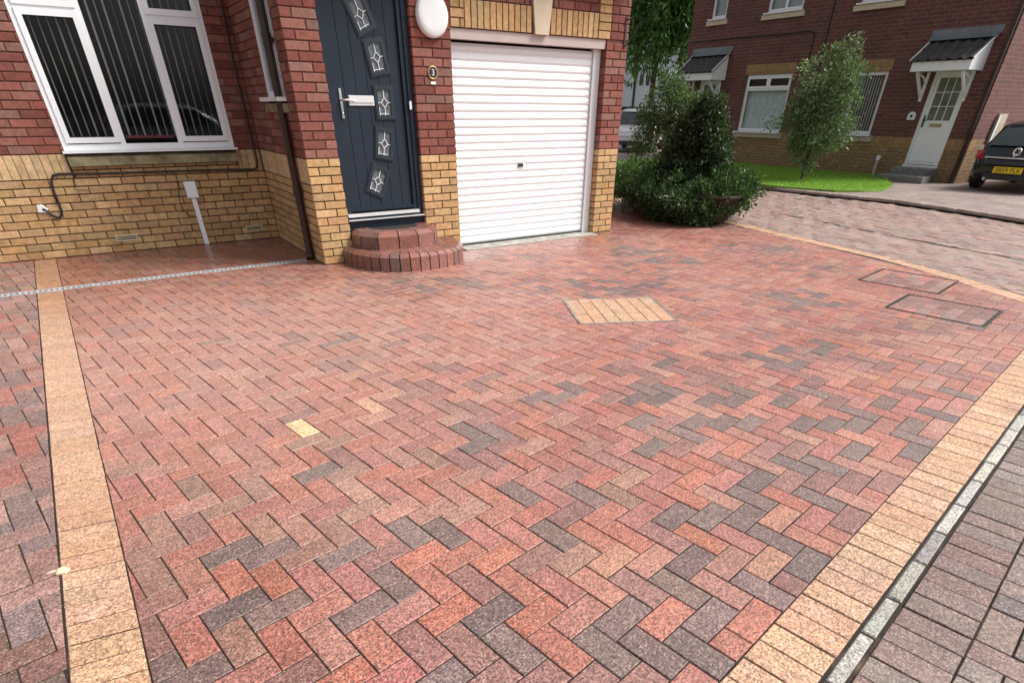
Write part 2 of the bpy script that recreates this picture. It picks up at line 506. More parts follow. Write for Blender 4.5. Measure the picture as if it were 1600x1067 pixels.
house_holes = [[(0, 0), (HX1, 0), (HX1, 8), (0, 8)], [(-9, WY), (.1, WY), (.1, 8), (-9, 8)], [(1.66, -.14), (3.82, -.14), (3.82, .2), (1.66, .2)]]
holes = [halfplanes(h) for h in house_holes + [drain_poly] + [rot_rect(*m) for m in MH]]
broken = [tuple(at(*p)[:2]) for p in ((-60, 1020), (20, 992), (72, 985), (100, 1003), (116, 1075), (125, 1150), (-60, 1150))]
broken_hp = halfplanes(broken)

RED = [(0.356, 0.128, 0.092), (0.38, 0.143, 0.106), (0.331, 0.116, 0.085), (0.389, 0.162, 0.121), (0.356, 0.147, 0.121), (0.339, 0.134, 0.113), (0.38, 0.136, 0.091), (0.323, 0.12, 0.101)]
PINK = [(0.374, 0.185, 0.141), (0.359, 0.168, 0.132), (0.383, 0.181, 0.128)]
GREY = [(0.165, 0.108, 0.098), (0.189, 0.124, 0.113), (0.145, 0.097, 0.09)]
PLUM = [(0.244, 0.116, 0.101), (0.271, 0.13, 0.113), (0.226, 0.107, 0.094)]
BROWN = [(.27, .138, .105), (.295, .155, .118)]
BUFF = [(0.543, 0.312, 0.186), (0.569, 0.334, 0.208), (0.517, 0.295, 0.177), (0.552, 0.308, 0.182), (0.526, 0.321, 0.208)]
# which blocks of the foreground are the dark ones, read from the photograph block by block
marks = []
def mk(ox, oy, kind_, pts):
    for x, y in pts: marks.append((ox+x/4, oy+y/4, kind_))
mk(200, 800, 'G', [(640,270),(890,240),(1360,240),(690,610),(930,600),(420,990),(260,950),(1430,620),(1550,400)])
mk(200, 800, 'B', [(870,110),(1080,290),(1310,110),(700,800),(160,420),(1450,30),(200,240),(190,120)])
mk(200, 800, 'P', [(160,760),(230,560),(1480,370),(1050,970),(1540,280),(410,110)])
mk(550, 800, 'G', [(70,600),(190,260),(360,120),(570,120),(260,430),(60,210),(870,630),(1250,130),(1000,850),(590,1000),(1500,780),(1540,700)])
mk(550, 800, 'P', [(760,440),(1180,290),(420,830),(700,830),(900,1020),(1200,1000),(1520,1010)])
mk(550, 800, 'B', [(1380,290)])
mk(900, 800, 'G', [(280,640),(480,860),(760,840),(830,660),(640,470),(720,290),(570,30),(830,40),(1060,50),(1250,160),(1180,470),(1450,320)])
mk(900, 800, 'P', [(240,830),(380,460),(540,150),(1330,420),(150,990),(360,1000)])
mk(900, 570, 'G', [(600,940),(840,940),(1070,940),(1120,810),(1160,710),(1400,600),(460,510),(430,340),(760,345),(920,350),(1110,340),(700,420),(500,260),(850,220),(1020,230),(1360,210),(1430,360),(460,150),(560,130),(390,210),(100,20),(1560,370),(930,150)])
mk(900, 570, 'P', [(1340,690),(1540,700),(990,600),(670,510),(240,600),(60,870),(590,350),(1370,510),(1210,510),(1200,95),(1380,160),(1060,160)])
mk(900, 570, 'B', [(120,500),(260,800),(200,210)])
mk(550, 570, 'G', [(710,410),(880,410),(810,490),(1030,780),(1440,770),(1180,1000),(1380,910),(520,990),(1510,510),(1140,210),(1270,210),(1310,130),(1450,30)])
mk(550, 570, 'P', [(650,580),(850,580),(930,500),(810,330),(620,270),(740,260),(1330,670),(320,120),(460,130),(780,130),(60,80),(1540,220)])
mk(550, 570, 'B', [(300,580),(740,680),(400,190),(490,580),(100,880),(40,660),(270,1030)])
mk(200, 570, 'P', [(1060,330),(980,130),(1200,90),(1430,70),(820,1000),(1480,80),(290,190),(200,1000),(1330,570)])
mk(200, 570, 'G', [(1170,690),(1370,670),(1450,900),(1270,1010)])
mk(200, 570, 'B', [(420,780),(790,790),(640,880),(400,980),(40,640),(1090,490),(1250,480)])
mk(200, 570, 'T', [(1090,410)])
mk(200, 570, 'K', [(1290,150),(1510,270)])
mk(1200, 570, 'G', [(230,360),(410,360),(570,370),(170,200),(200,150),(910,350),(1100,330),(870,420),(690,250),(500,270),(930,510),(570,520),(150,600),(290,820),(1230,190),(900,90)])
mk(1200, 570, 'P', [(540,950),(550,730),(730,700),(930,200),(1010,80),(380,240),(420,740)])
marks_w = [(at(x, y)[:2], k) for x, y, k in marks]
FAM = {'G': GREY, 'B': BROWN, 'P': PLUM, 'T': [(.70, .50, .25)], 'K': [(.58, .30, .20)]}
def jit(c, k=.1):
    f = 1 + rnd.uniform(-k, k); return tuple(min(1, x*f*(1+rnd.uniform(-.04, .04))) for x in c)
from mathutils import noise as mno
RUST = [at(*p)[:2] for p in ((672, 466), (662, 468))]
def paver_colour(poly, cx, cy):
    for mx, my in RUST:
        if all(n[0]*mx+n[1]*my <= d for n, d in halfplanes(poly)): return (.17, .055, .03)
    px, py, _ = proj((cx, cy, 0))
    if py > 600:                                             # part of the photograph that was read block by block
        for (mx, my), k in marks_w:
            if abs(mx-cx) < .16 and abs(my-cy) < .16:
                if all(n[0]*mx+n[1]*my <= d for n, d in halfplanes(poly)): return jit(rnd.choice(FAM[k]))
        return jit(rnd.choice(RED if rnd.random() < .86 else PINK))
    n = mno.noise(Vector((cx*1.1, cy*1.1, 3.3))) + .6*rnd.uniform(-1, 1)
    if n > .74: return jit(rnd.choice(GREY))
    if n > .40: return jit(rnd.choice(PLUM))
    return jit(rnd.choice(PINK if rnd.random() < .25 else RED))

def in_view(cx, cy, mx=350, my=250):
    px, py, d = proj((cx, cy, 0))
    return d > 0 and -mx < px < 1600+mx and py < 1067+my
class Paving:
    """lays blocks: the largest in view become objects, the rest one joined part"""
    def __init__(s, parent, name, mo, ma, limit=300, ch=.0025, gap=.0024, rest='paving_blocks'):
        s.parent, s.name, s.mo, s.ma, s.limit, s.ch, s.gap, s.rest = parent, name, mo, ma, limit, ch, gap, rest
        s.items = []
    def add(s, poly, col):
        p = shrink(ccw(list(poly)), s.gap)
        if p is None: return
        cx = sum(a[0] for a in p)/len(p); cy = sum(a[1] for a in p)/len(p)
        k_ = rnd.gauss(0, .004); dx, dy = rnd.gauss(0, .0005), rnd.gauss(0, .0005)
        p = [(cx+(x-cx)-(y_-cy)*k_+dx, cy+(y_-cy)+(x-cx)*k_+dy) for x, y_ in p]
        px, py, d = proj((cx, cy, 0))
        vis = -20 < px < 1620 and -20 < py < 1087
        s.items.append((-(abs(area(p))/max(d, .1)**3) if vis else 1, p, cx, cy, col))
    def done(s, zj=.0012):
        s.items.sort(key=lambda i: i[0])
        cache = {}; mb = MB()
        for k, (pr, p, cx, cy, col) in enumerate(s.items):
            z = rnd.uniform(-zj, zj)
            if k < s.limit and pr < 0:
                loc = [(a[0]-cx, a[1]-cy) for a in p]
                e = np.array(loc[1])-np.array(loc[0]); ang = math.atan2(e[1], e[0])
                c_, s_ = math.cos(-ang), math.sin(-ang)
                lp = [(c_*x-s_*y, s_*x+c_*y) for x, y in loc]
                key = tuple((round(x, 3), round(y, 3)) for x, y in lp)
                if key not in cache:
                    cache[key] = MB().slab(lp, -.05, 0, s.ch).mesh(s.name, s.mo)
                o = link(s.name, cache[key], s.parent)
                tl = rnd.uniform(-.006, .006), rnd.uniform(-.006, .006)
                o.location = (cx, cy, z); o.rotation_euler = (tl[0], tl[1], ang)
                o.color = (*col, 1)
            else:
                zz = [z + rnd.uniform(-.0006, .0006) for _ in p]
                mb.slab(p, -.05, zz, s.ch, col)
        if mb.v:
            o = mb.build(s.rest, s.ma, s.parent, color=True, fix=False); kind(o, 'stuff')

# ------------------------------------------------------------------ ground and paving
g = MB().quad((-150, -150, -.14), (150, -150, -.14), (150, 150, -.14), (-150, 150, -.14)).build('ground', M['asphalt'])
kind(g, 'structure')
def sheet(name, poly, z, mat):
    m = MB(); m.add([(p[0], p[1], z) for p in poly], [tuple(range(len(poly)))]); o = m.build(name, mat, fix=False); kind(o, 'structure'); return o
drive_poly = [strip_r[0]] + [L(7, v) for v in (-20, 58)] + curve[::-1]
drive = sheet('driveway', ccw([(-2.5, 6.4), (-2.2, -5.2), L(7.4, -8), L(7.4, 57)] + curve[::-1]), -.0044, M['joint'])
pv = Paving(drive, 'paver', M['paver_o'], M['paver_a'])
for r in herring(-115, 7, -20, 95):
    P = rect(*r); cx = (P[0][0]+P[2][0])/2; cy = (P[0][1]+P[2][1])/2
    if not in_view(cx, cy): continue
    if cy > 3.2 and cx < 4: continue
    p = inside(P, drive_hp)
    if p is None or abs(area(p)) < 4e-4: continue
    ps = [p]
    for h in holes: ps = [x for y in ps for x in subtract(y, h)]
    if not ps: continue
    col = paver_colour(ccw(P), cx, cy)
    for x in ps: pv.add(x, col)
pv.done()

# buff strip along the side of the drive
side_strip = sheet('edging_strip', ccw([(strip_l[0][0], 1.93), (strip_r[0][0], 1.93), (strip_r[1][0], -8), (strip_l[1][0], -8)]), -.0036, M['joint'])
es = Paving(side_strip, 'edging_block', M['paver_o'], M['paver_a'], gap=.0026)
y = 1.92
drain_hp = halfplanes(drain_poly)
while y > -7.2:
    sl = -.028*0
    y1 = y-.1045
    P = [(SX(y)-.203, y+.03), (SX(y), y), (SX(y1), y1), (SX(y1)-.203, y1+.03)]
    for x in subtract(ccw(P), drain_hp): es.add(x, jit(rnd.choice(BUFF), .07))
    y = y1
es.done(.001)

# paving on the far side of that strip, tired and partly broken up
side = sheet('side_paving', ccw([(strip_l[0][0], 1.93), (-9, 1.93), (-9, -8), (strip_l[1][0], -8)]), -.0046, M['joint'])
pv = Paving(side, 'paver', M['old_o'], M['old_a'])
hp_l = [((-nn[0], -nn[1]), float(-nn @ np.array(strip_l[0])))]
OLDMIX = [(.306, .170, .145), (.289, .145, .119), (.340, .196, .162), (.238, .145, .128), (.323, .128, .102), (.204, .136, .128)]
for r in herring(-80, 30, -80, 10):
    P = [(x+.03, yy+.05) for x, yy in rect(*r)]; cx = (P[0][0]+P[2][0])/2; cy = (P[0][1]+P[2][1])/2
    if not in_view(cx, cy): continue
    p = inside(P, hp_l + [((0, 1), 1.92)])
    if p is None or abs(area(p)) < 4e-4: continue
    ps = [p]
    for h in (drain_hp,): ps = [x for yy in ps for x in subtract(yy, h)]
    low_ = inside([(cx, cy), (cx+.002, cy), (cx, cy+.002)], broken_hp)
    for x in ps: pv.add(x, jit(rnd.choice([(.16, .085, .065), (.20, .10, .08), (.13, .08, .065)] if low_ else OLDMIX)))
pv.done(.003)
# a chip of stone lying on the joint of the strip
cp = at(98, 893)
m = MB().slab(ccw([(cp[0]-.018, cp[1]-.014), (cp[0]+.012, cp[1]-.022), (cp[0]+.026, cp[1]-.002), (cp[0]+.008, cp[1]+.022), (cp[0]-.014, cp[1]+.016)]), .0005, .012, .004)
m.slab(ccw([(cp[0]-.05, cp[1]+.014), (cp[0]-.014, cp[1]+.008), (cp[0]-.012, cp[1]+.016), (cp[0]-.03, cp[1]+.024)]), .0005, .006, .002)
tag(m.build('stone_chip', M['stone_pale'], color=False), 'small pale stone chip lying beside the buff strip', 'stone')

# buff strip along the kerb
kerb_strip = sheet('edging_strip', ccw([L(7, -20), L(9.02, -20), L(9.02, 60), L(7, 60)]), -.0030, M['joint'])
es = Paving(kerb_strip, 'edging_block', M['paver_o'], M['paver_a'], gap=.0026)
for v in range(-12, 56):
    P = rect(7, v+.35, 8.99, v+1.35)
    c_ = L(8, v)
    if in_view(*c_): es.add(P, jit(rnd.choice(BUFF), .08))
es.done(.001)
# kerb
kerb = sheet('kerb', ccw([L(9.0, -20), L(9.62, -20), L(9.62, 60), L(9.0, 60)]), -.0050, M['joint'])
v = -12 - .37
kb = Paving(kerb, 'kerb_stone', M['concrete'], M['concrete'], ch=.008, gap=.002, rest='kerb_stones'); M['concrete_a'] = paver_mat('kerb_concrete_far', 'attr', .0, .3); kb.ma = M['concrete_a']
while v < 57:
    ln = rnd.choice((2.3, 2.5, 2.6, 2.75))
    kb.add(rect(9.02, v, 9.56, v+ln), jit(rnd.choice(((.46, .44, .40), (.40, .385, .35), (.27, .26, .24), (.34, .33, .30))), .1)); v += ln
kb.done(.002)
# shared road paving outside the kerb
lane = sheet('lane_paving', ccw([L(9.6, -25), L(60, -25), L(60, 75), L(9.6, 60)]), -.0054, M['joint'])
LANE = [(.165, .112, .097), (.145, .098, .087), (.185, .122, .104), (.120, .090, .083), (.175, .122, .106), (.172, .098, .083), (.20, .155, .135)]
pv = Paving(lane, 'paver', M['old_o'], M['old_a'])
for v in range(-14, 60):
    if in_view(*L(10.6, v)): pv.add(rect(9.62, v+.2, 11.62, v+1.2), jit(rnd.choice(LANE)))
for r in herring(0, 60, -20, 60):
    P = rect(r[0]+.63, r[1]+.3, r[2]+.63, r[3]+.3); cx = (P[0][0]+P[2][0])/2; cy = (P[0][1]+P[2][1])/2
    if not in_view(cx, cy): continue
    p = inside(P, [((-UA[0], -UA[1]), float(-UA @ (LO+Q*11.63*UA)))])
    if p is None or abs(area(p)) < 4e-4: continue
    pv.add(p, jit(rnd.choice(LANE), .18))
pv.done(.0025)

# far border of the drive: buff blocks on a curve
far_strip = sheet('edging_strip', ccw(curve + curve_out[::-1]), -.0028, M['joint'])
es = Paving(far_strip, 'edging_block', M['paver_o'], M['paver_a'], gap=.0015)
def resample(pl, step):
    out = [pl[0]]; acc = 0
    for i in range(len(pl)-1):
        a = np.array(pl[i]); b = np.array(pl[i+1]); d = np.hypot(*(b-a)); s = step-acc
        while s <= d: out.append(tuple(a+(b-a)*s/d)); s += step
        acc = d-(s-step)
    return out
cr = resample(curve, .105); co = offset_poly(cr, .205)
for i in range(len(cr)-1):
    if in_view(*cr[i]): es.add([cr[i], cr[i+1], co[i+1], co[i]], jit(rnd.choice(BUFF), .09))
es.done(.001)
# shared road on the far side
outer = [(p[0], p[1]) for p in offset_poly(curve, .215)]
road_poly = outer + [(4.9, -9), (10.5, -9), (10.25, -3), (10.5, -.6), (10.36, .9), (10.3, 2.1), (10.6, 9), (8, 9)]
road = sheet('road', ccw([(4.0, -7), (10.35, -9), (10.35, 9), (4.0, 9)]), -.0062, M['joint'])
ROADMIX = [(0.298, 0.189, 0.163), (0.272, 0.172, 0.15), (0.324, 0.215, 0.181), (0.237, 0.159, 0.142), (0.316, 0.181, 0.155), (0.263, 0.206, 0.181)]
pv = Paving(road, 'paver', M['road_o'], M['road_a'], gap=.002)
conv = halfplanes(ccw(outer + [(4.0, -5.2), (2, -5.2), (2, 6.5)]))
rs = math.radians(-10)
row = 0; x0 = 4.2
lane_hp = [((-UA[0], -UA[1]), -float(UA @ (LO+Q*7*UA)))]
KX = [(10.62, 9), (10.33, 2.1), (10.38, .93), (10.55, -.6), (10.28, -1.9), (10.0, -2.93), (9.6, -4.6), (9.2, -6)]
def kerb_x(y_):
    for i in range(len(KX)-1):
        (xa, ya), (xb, yb) = KX[i], KX[i+1]
        if yb <= y_ <= ya: return xa+(xb-xa)*(ya-y_)/(ya-yb)
    return KX[-1][0]
for r in herring(-40, 40, -40, 45):
    P = []
    for uu, vv in ((r[0], r[1]), (r[2], r[1]), (r[2], r[3]), (r[0], r[3])):
        x = 7.6 + Q*(uu*math.cos(rs)-vv*math.sin(rs)); yy = -1 + Q*(uu*math.sin(rs)+vv*math.cos(rs)); P.append((x, yy))
    cx = (P[0][0]+P[2][0])/2; cy = (P[0][1]+P[2][1])/2
    if not in_view(cx, cy, 120, 50) or cx > kerb_x(cy)-.06 or cy > 4.5: continue
    if proj((cx, cy, 0))[1] < 270: continue
    if UA @ np.array([cx, cy]) > UA @ (LO+Q*6.8*UA): continue
    for x in subtract(ccw(P), conv): pv.add(x, jit(rnd.choice(ROADMIX), .07))
pv.done(.003)
# drainage line of narrow setts along the road
ln = [tuple(at(*p)[:2]) for p in ((1215, 335), (1270, 345), (1380, 367), (1510, 391), (1600, 408), (1700, 428))]
ch = sheet('gutter', ccw(ln + offset_poly(ln, .09)[::-1]), .0015, M['joint'])
lr = resample(ln, .3); lo_ = offset_poly(lr, .085)
kb = Paving(ch, 'gutter_stone', M['old_o'], M['old_a'], ch=.006, gap=.013, rest='gutter_stones')
for i in range(len(lr)-1): kb.add([lr[i], lr[i+1], lo_[i+1], lo_[i]], jit((.30, .22, .19)))
kb.done(.004)
for o in [o for o in bpy.data.objects if o.name.startswith('gutter_stone')]: o.location.z += .002
# the raised kerb beyond the road
KX2 = [(x, y_) for x, y_ in KX]
rk = resample(KX2, .6); rko = offset_poly(rk, .12)
kerb2 = sheet('kerb', ccw(rk + offset_poly(rk, .125)[::-1]), .0005, M['joint'])
M['kerb_far'] = plain('old_kerb', (.34, .27, .235), .9, bump=.6, var=.35, vscale=6)
kb = Paving(kerb2, 'kerb_stone', M['kerb_far'], M['kerb_far'], ch=.015, gap=.003, rest='kerb_stones')
for i in range(len(rk)-1): kb.add([rk[i], rk[i+1], rko[i+1], rko[i]], (1, 1, 1))
kb.done(.002)
for o in [o for o in bpy.data.objects if o.parent == kerb2]: o.location.z += .07
# pavement and neighbour's drive beyond it: blocks too small to pick apart
t = NT('far_paving')
b = t.n('TexBrick'); t.l(t.pos(), b.inputs['Vector'])
b.inputs['Scale'].default_value = 1; b.inputs['Brick Width'].default_value = .21; b.inputs['Row Height'].default_value = .105; b.inputs['Mortar Size'].default_value = .004
b.inputs['Color1'].default_value = (.31, .235, .21, 1); b.inputs['Color2'].default_value = (.25, .19, .175, 1); b.inputs['Mortar'].default_value = (.07, .05, .045, 1)
c = t.mix(1.0, b.outputs['Color'], t.rng(t.noise(1.3, 5, .65), .3, .7, .7, 1.25), 'MULTIPLY')
t.l(c, t.b.inputs['Base Color']); t.set(Roughness=.82); t.bump(t.math('SUBTRACT', t.noise(70, 3), b.outputs['Fac']), .5, .004)
M['far_paving'] = t.m
far = MB(); fp = offset_poly(KX, .12) + [(40, -8), (40, 40), (10.6, 40)]
far.add([(p[0], p[1], .062) for p in ccw(fp)], [tuple(range(len(fp)))])
kind(far.build('pavement', M['far_paving'], fix=False), 'structure')

# ------------------------------------------------------------------ drain channel and access covers
dr = thing('channel_drain', 'long galvanised channel drain with slotted grating across the paving', 'drain', (-1.6, .34, 0))
m = MB(); m.box(0, 4.196, -.05, .05, -.06, -.03)
m.box(0, 4.196, -.05, -.0405, -.03, -.0012); m.box(0, 4.196, .0405, .05, -.03, -.0012)
dm = Matrix.Translation((DRAIN_A[0], DRAIN_A[1], 0)) @ Matrix.Rotation(math.atan2(dt[1], dt[0]), 4, 'Z')
M['zinc'] = plain('zinc_coating', (.50, .52, .55), .5, .15, var=.2, vscale=12); m.xform(dm).build('channel', M['rubber'], dr)  # channel coloured black to paint in the shade seen through the slots
for ya, yb in ((-.05, -.0405), (.0405, .05)): MB().box(0, 4.196, ya, yb, -.0010, .003).xform(dm).build('edge_rail', M['zinc'], dr)
SEG = .999
for k in range(4):
    m = MB(); x0 = k*1.05; x1 = x0+1.044
    m.box(x0, x1, -.04, -.026, -.0005, .0025); m.box(x0, x1, .026, .04, -.0005, .0025)
    n = 24
    for i in range(n+1):
        x = x0 + (x1-x0)*i/n; m.box(max(x-.0075, x0), min(x+.0075, x1), -.0259, .0259, -.0005, .0022)
    m.xform(dm).build('grating', M['zinc'], dr)
m = MB().box(.0, 4.19, -.04, .04, -.029, -.025); m.xform(dm).build('channel_shadow_bed', M['rubber'], dr).name = 'slot_shade'  # slot shade painted as a black strip under the grating

def cover(mh, label, cols, lw, fcol, fw=.012, blocks=None):
    cx, cy, w_, h_, ang = mh
    t = thing('manhole_cover', label, 'manhole cover', (cx, cy, 0))
    Mx = Matrix.Translation((cx, cy, 0)) @ Matrix.Rotation(ang, 4, 'Z')
    m = MB(); a, b = w_/2-.003, h_/2-.003
    for x0, x1, y0, y1 in ((-a, a, -b, -b+fw), (-a, a, b-fw, b), (-a, -a+fw, -b+fw, b-fw), (a-fw, a, -b+fw, b-fw)): m.box(x0, x1, y0, y1, -.05, .0025)
    a2, b2 = a-fw-.005, b-fw-.005
    fw2 = .007
    for x0, x1, y0, y1 in ((-a2, a2, -b2, -b2+fw2), (-a2, a2, b2-fw2, b2), (-a2, -a2+fw2, -b2+fw2, b2-fw2), (a2-fw2, a2, -b2+fw2, b2-fw2)): m.box(x0, x1, y0, y1, -.05, .0018)
    m.xform(Mx).build('frame', fcol, t)
    MB().box(-a+.001, a-.001, -b+.001, b-.001, -.06, -.010).xform(Mx).build('tray', M['joint'], t)
    pv = Paving(t, 'paver', M['paver_o'], M['paver_a'], gap=.002)
    a3, b3 = a2-fw2-.001, b2-fw2-.001
    for ci in range(cols):
        x0 = -a3 + 2*a3*ci/cols; x1 = -a3 + 2*a3*(ci+1)/cols
        yy = -b3 - (lw*.5 if ci % 2 else 0)
        while yy < b3:
            y0, y1 = max(yy, -b3), min(yy+lw, b3)
            if y1-y0 > .03: pv.add([tuple((Mx @ Vector((x, y, 0)))[:2]) for x, y in ((x0, y0), (x1, y0), (x1, y1), (x0, y1))], jit(rnd.choice(blocks), .06))
            yy += lw
    pv.done(.001)
cover(MH[0], 'recessed manhole cover filled with buff blocks in the red drive', 7, .24, M['greasy'], .004, BUFF)
M['iron'] = plain('cast_iron', (.05, .045, .043), .5, .4, var=.3, vscale=15)
MIXC = PLUM + [(.34, .19, .16), (.26, .16, .14), (.38, .15, .115)]
cover(MH[1], 'recessed manhole cover with a dark iron frame and red blocks', 7, .21, M['iron'], .012, MIXC)
cover(MH[2], 'recessed manhole cover with dull frame touching the curved buff border', 7, .21, M['joint'], .006, MIXC)
# a spot of oil near the step
op = at(672, 466)
# ------------------------------------------------------------------ house: brick laying
BRED = [(.220, .068, .048), (.200, .059, .042), (.248, .084, .062), (.180, .053, .038), (.268, .112, .084), (.216, .072, .054), (.240, .120, .094)]
BBUF = [(.504, .315, .144), (.540, .347, .167), (.468, .284, .131), (.522, .320, .153), (.450, .288, .144), (.558, .369, .189), (.486, .288, .126)]
class Bricks:
    def __init__(s): s.items = []
    def wall(s, ox, oy, th, x0, x1, rows, holes=(), depth=.03, phase=0, ends=None):
        """ox,oy: origin of the face, th its heading; rows: (z0, h, module, colours, offset)"""
        for ri, (z0, hh, mod, cols, off) in enumerate(rows):
            x = x0 - (mod - off if off else 0)
            while x < x1-.001:
                a, b = max(x, x0), min(x+mod, x1)
                ivs = [(a, b)]
                for (ha, hb, hz0, hz1) in holes:
                    if hz0 < z0+hh-.01 and hz1 > z0+.01:
                        ivs = [q for (p, r) in ivs for q in ((p, min(r, ha)), (max(p, hb), r)) if q[1]-q[0] > .012]
                for p, r in ivs:
                    if r-p > .02: s.items.append((ox, oy, th, p, r, z0, z0+hh, jit(rnd.choice(cols), .13), depth))
                x += mod
    def done(s, parents, rest_parent, limit=300, gap=.005):
        cache = {}; out = []
        for it in s.items:
            ox, oy, th, p, r, z0, z1, col, dep = it
            cx = ox+math.cos(th)*(p+r)/2; cy = oy+math.sin(th)*(p+r)/2
            px, py, d = proj((cx, cy, (z0+z1)/2))
            vis = -10 < px < 1610 and -10 < py < 1077
            out.append((-(r-p)*(z1-z0)/d**2*(.4 if abs(th) > .1 else 1) if vis else 1, it, cx, cy))
        out.sort(key=lambda q: q[0])
        mb = MB()
        for k, (pr, it, cx, cy) in enumerate(out):
            ox, oy, th, p, r, z0, z1, col, dep = it
            gp = .0025 if (z1-z0 > .2 and cy > .5) or (z1-z0 > .2 and abs(th) > .1) else gap
            a, b = (r-p)/2-gp, (z1-z0)/2-gap
            c = .004; y0 = rnd.uniform(-.0015, .0015)
            def block(m, Mx, col, a=a, b=b):
                vs_ = [(-a, .02, -b), (a, .02, -b), (a, .02, b), (-a, .02, b), (-a, c, -b), (a, c, -b), (a, c, b), (-a, c, b), (-a+c, 0, -b+c), (a-c, 0, -b+c), (a-c, 0, b-c), (-a+c, 0, b-c)]
                fs = []
                for i in range(4):
                    j = (i+1) % 4; fs += [(i, j, 4+j, 4+i), (4+i, 4+j, 8+j, 8+i)]
                fs.append((8, 9, 10, 11))
                m.add([Mx @ Vector(v) for v in vs_], fs, col)
            if k < limit and pr < 0:
                key = (round(a, 3), round(b, 3))
                if key not in cache:
                    mm = MB(); block(mm, Matrix.Identity(4), (1, 1, 1), round(a, 3), round(b, 3)); cache[key] = mm.mesh('brick', M['brick_o'])
                o = link('brick', cache[key], parents[round(th, 2)] if not isinstance(parents, bpy.types.Object) else parents)
                o.location = (cx, cy, (z0+z1)/2) ; o.rotation_euler = (0, 0, th); o.color = (*col, 1)
                n = (math.sin(th), -math.cos(th)); o.location.x -= n[0]*0; o.location.y += 0
            else:
                block(mb, Matrix.Translation((cx, cy, (z0+z1)/2)) @ Matrix.Rotation(th, 4, 'Z'), col)
        if mb.v: kind(mb.build('brickwork', M['brick_a'], rest_parent, color=True, fix=False), 'stuff')

H = thing('brick_house', 'red and buff brick house with dark front door and white garage door', 'house', (2.0, 1.0, 0))
CB = .075; ZB = 13*CB; REC = .010
XD0, XD1 = .345, 1.25; XG0, XG1 = 1.70, 3.78; ZG = 2.05
# mortar backing: one mesh for the front, one for the recessed wall, one for the return
m = MB()
ZT = 2.7
m.box(REC, XD0-REC, REC, .32, -.06, ZT); m.box(XD1+REC, XG0-REC, REC, .32, -.06, ZT); m.box(XG1+REC, HX1-REC, REC, .32, -.06, ZT)
m.box(XD0-REC+.001, XD1+REC-.001, REC+.001, .32, 2.52, ZT); m.box(XG0-REC+.001, XG1+REC-.001, REC+.001, .32, ZG+.004, ZT)
front = m.build('wall', M['mortar'], H)
WX0, WX1, WZ0, WZ1 = -1.985, -.28, 1.0, 2.46
m = MB(); m.box(-4.6, WX0, WY+REC, WY+.3, -.06, 2.75); m.box(WX1, REC, WY+REC, WY+.3, -.06, 2.75); m.box(WX0, WX1, WY+REC, WY+.3, -.06, .86); m.box(WX0, WX1, WY+REC, WY+.3, WZ1, 2.75)
recess = m.build('wall', M['mortar'], H)
RY0, RY1, RZ0, RZ1 = .30, .98, 1.47, 2.5
m = MB(); m.box(REC, .3, .321, RY0+.022, -.06, ZT)
m = MB(); m.box(REC, .28, RY1, WY+.009, -.06, ZT); m.box(REC, .28, .322, RY1-.001, -.06, RZ0-.05); m.box(REC, .28, .322, RY1-.001, RZ1, ZT)
ret = m.build('wall', M['mortar'], H)
B = Bricks()
def courses(z0, z1, off0=0):
    out = []; k = 0; z = z0
    while z < z1-.001:
        zi = round(z/CB)
        out.append((z, CB, .225, BBUF if z < ZB-.01 else BRED, .1125 if (zi+off0) % 2 else 0)); z += CB
    return out
B.wall(0, 0, 0, 0, XD0, courses(-CB, ZT))
B.wall(0, 0, 0, XD1, XG0, courses(-CB, 2.025) )
B.wall(0, 0, 0, XD1, XG0, courses(2.025, ZT))
B.wall(0, 0, 0, XG1, HX1, courses(-CB, 2.025, 1))
# over the garage: quoins, soldier arch, keystone, red above
SZ0, SZ1 = ZG, ZG+.225
B.wall(0, 0, 0, XG0, XG0+.165, [(SZ0+i*CB, CB, .165 if i % 2 else .11, BBUF, 0) for i in range(3)])
B.wall(0, 0, 0, XG0+.165, 2.70, [(SZ0, .225, .0763, BBUF, 0)]); B.wall(0, 0, 0, 2.95, 3.64, [(SZ0, .225, .0763, BBUF, 0)])
B.wall(0, 0, 0, 3.64, 3.83, [(SZ0+i*CB, CB, .19, BBUF, 0) for i in range(8)])
B.wall(0, 0, 0, 3.83, HX1, [(ZG+i*CB, CB, .225, BRED, .1125 if i % 2 else 0) for i in range(8)])
B.wall(0, 0, 0, XG0, 3.64, [(SZ1+i*CB, CB, .225, BRED, .1125 if i % 2 else 0) for i in range(5)], holes=[(2.665, 2.985, SZ1, ZT)])
B.wall(0, 0, 0, XD0, XD1, [(2.52+i*CB, CB, .225, BRED, .1125 if i % 2 else 0) for i in range(2)])
# recessed wall with a soldier band below the red
low = [(z, h_, mo, c_, o_) for z, h_, mo, c_, o_ in courses(-CB, .749)]
whole = low + [(.75, .225, .0765, [(.58, .40, .22), (.57, .385, .21), (.60, .42, .235)], 0)] + courses(ZB, 2.7)
B.wall(-4.6, WY, 0, 0, 4.603, whole, holes=[(WX0+4.6, WX1+4.6, .76, WZ1)])
B.wall(-4.6, WY, 0, WX0+4.6, WX1+4.6, [(.75, CB, .225, BBUF, 0), (.825, .035, .225, BBUF, .11)])
B.wall(0, WY, -math.pi/2, .004, WY, whole, holes=[(WY-RY1, WY-RY0, RZ0-.05, RZ1)])
# reveals of the door and garage openings
B.wall(XD1, .1, -math.pi/2, 0, .099, [(z, CB, .2, BBUF if z < ZB-.01 else BRED, 0) for z in [.3+i*CB for i in range(29)]])
B.wall(XG1, .13, -math.pi/2, 0, .129, [(z, CB, .2, BBUF if z < ZB-.01 else BRED, 0) for z in [i*CB for i in range(27)]])
par = {0.0: recess, round(-math.pi/2, 2): ret}
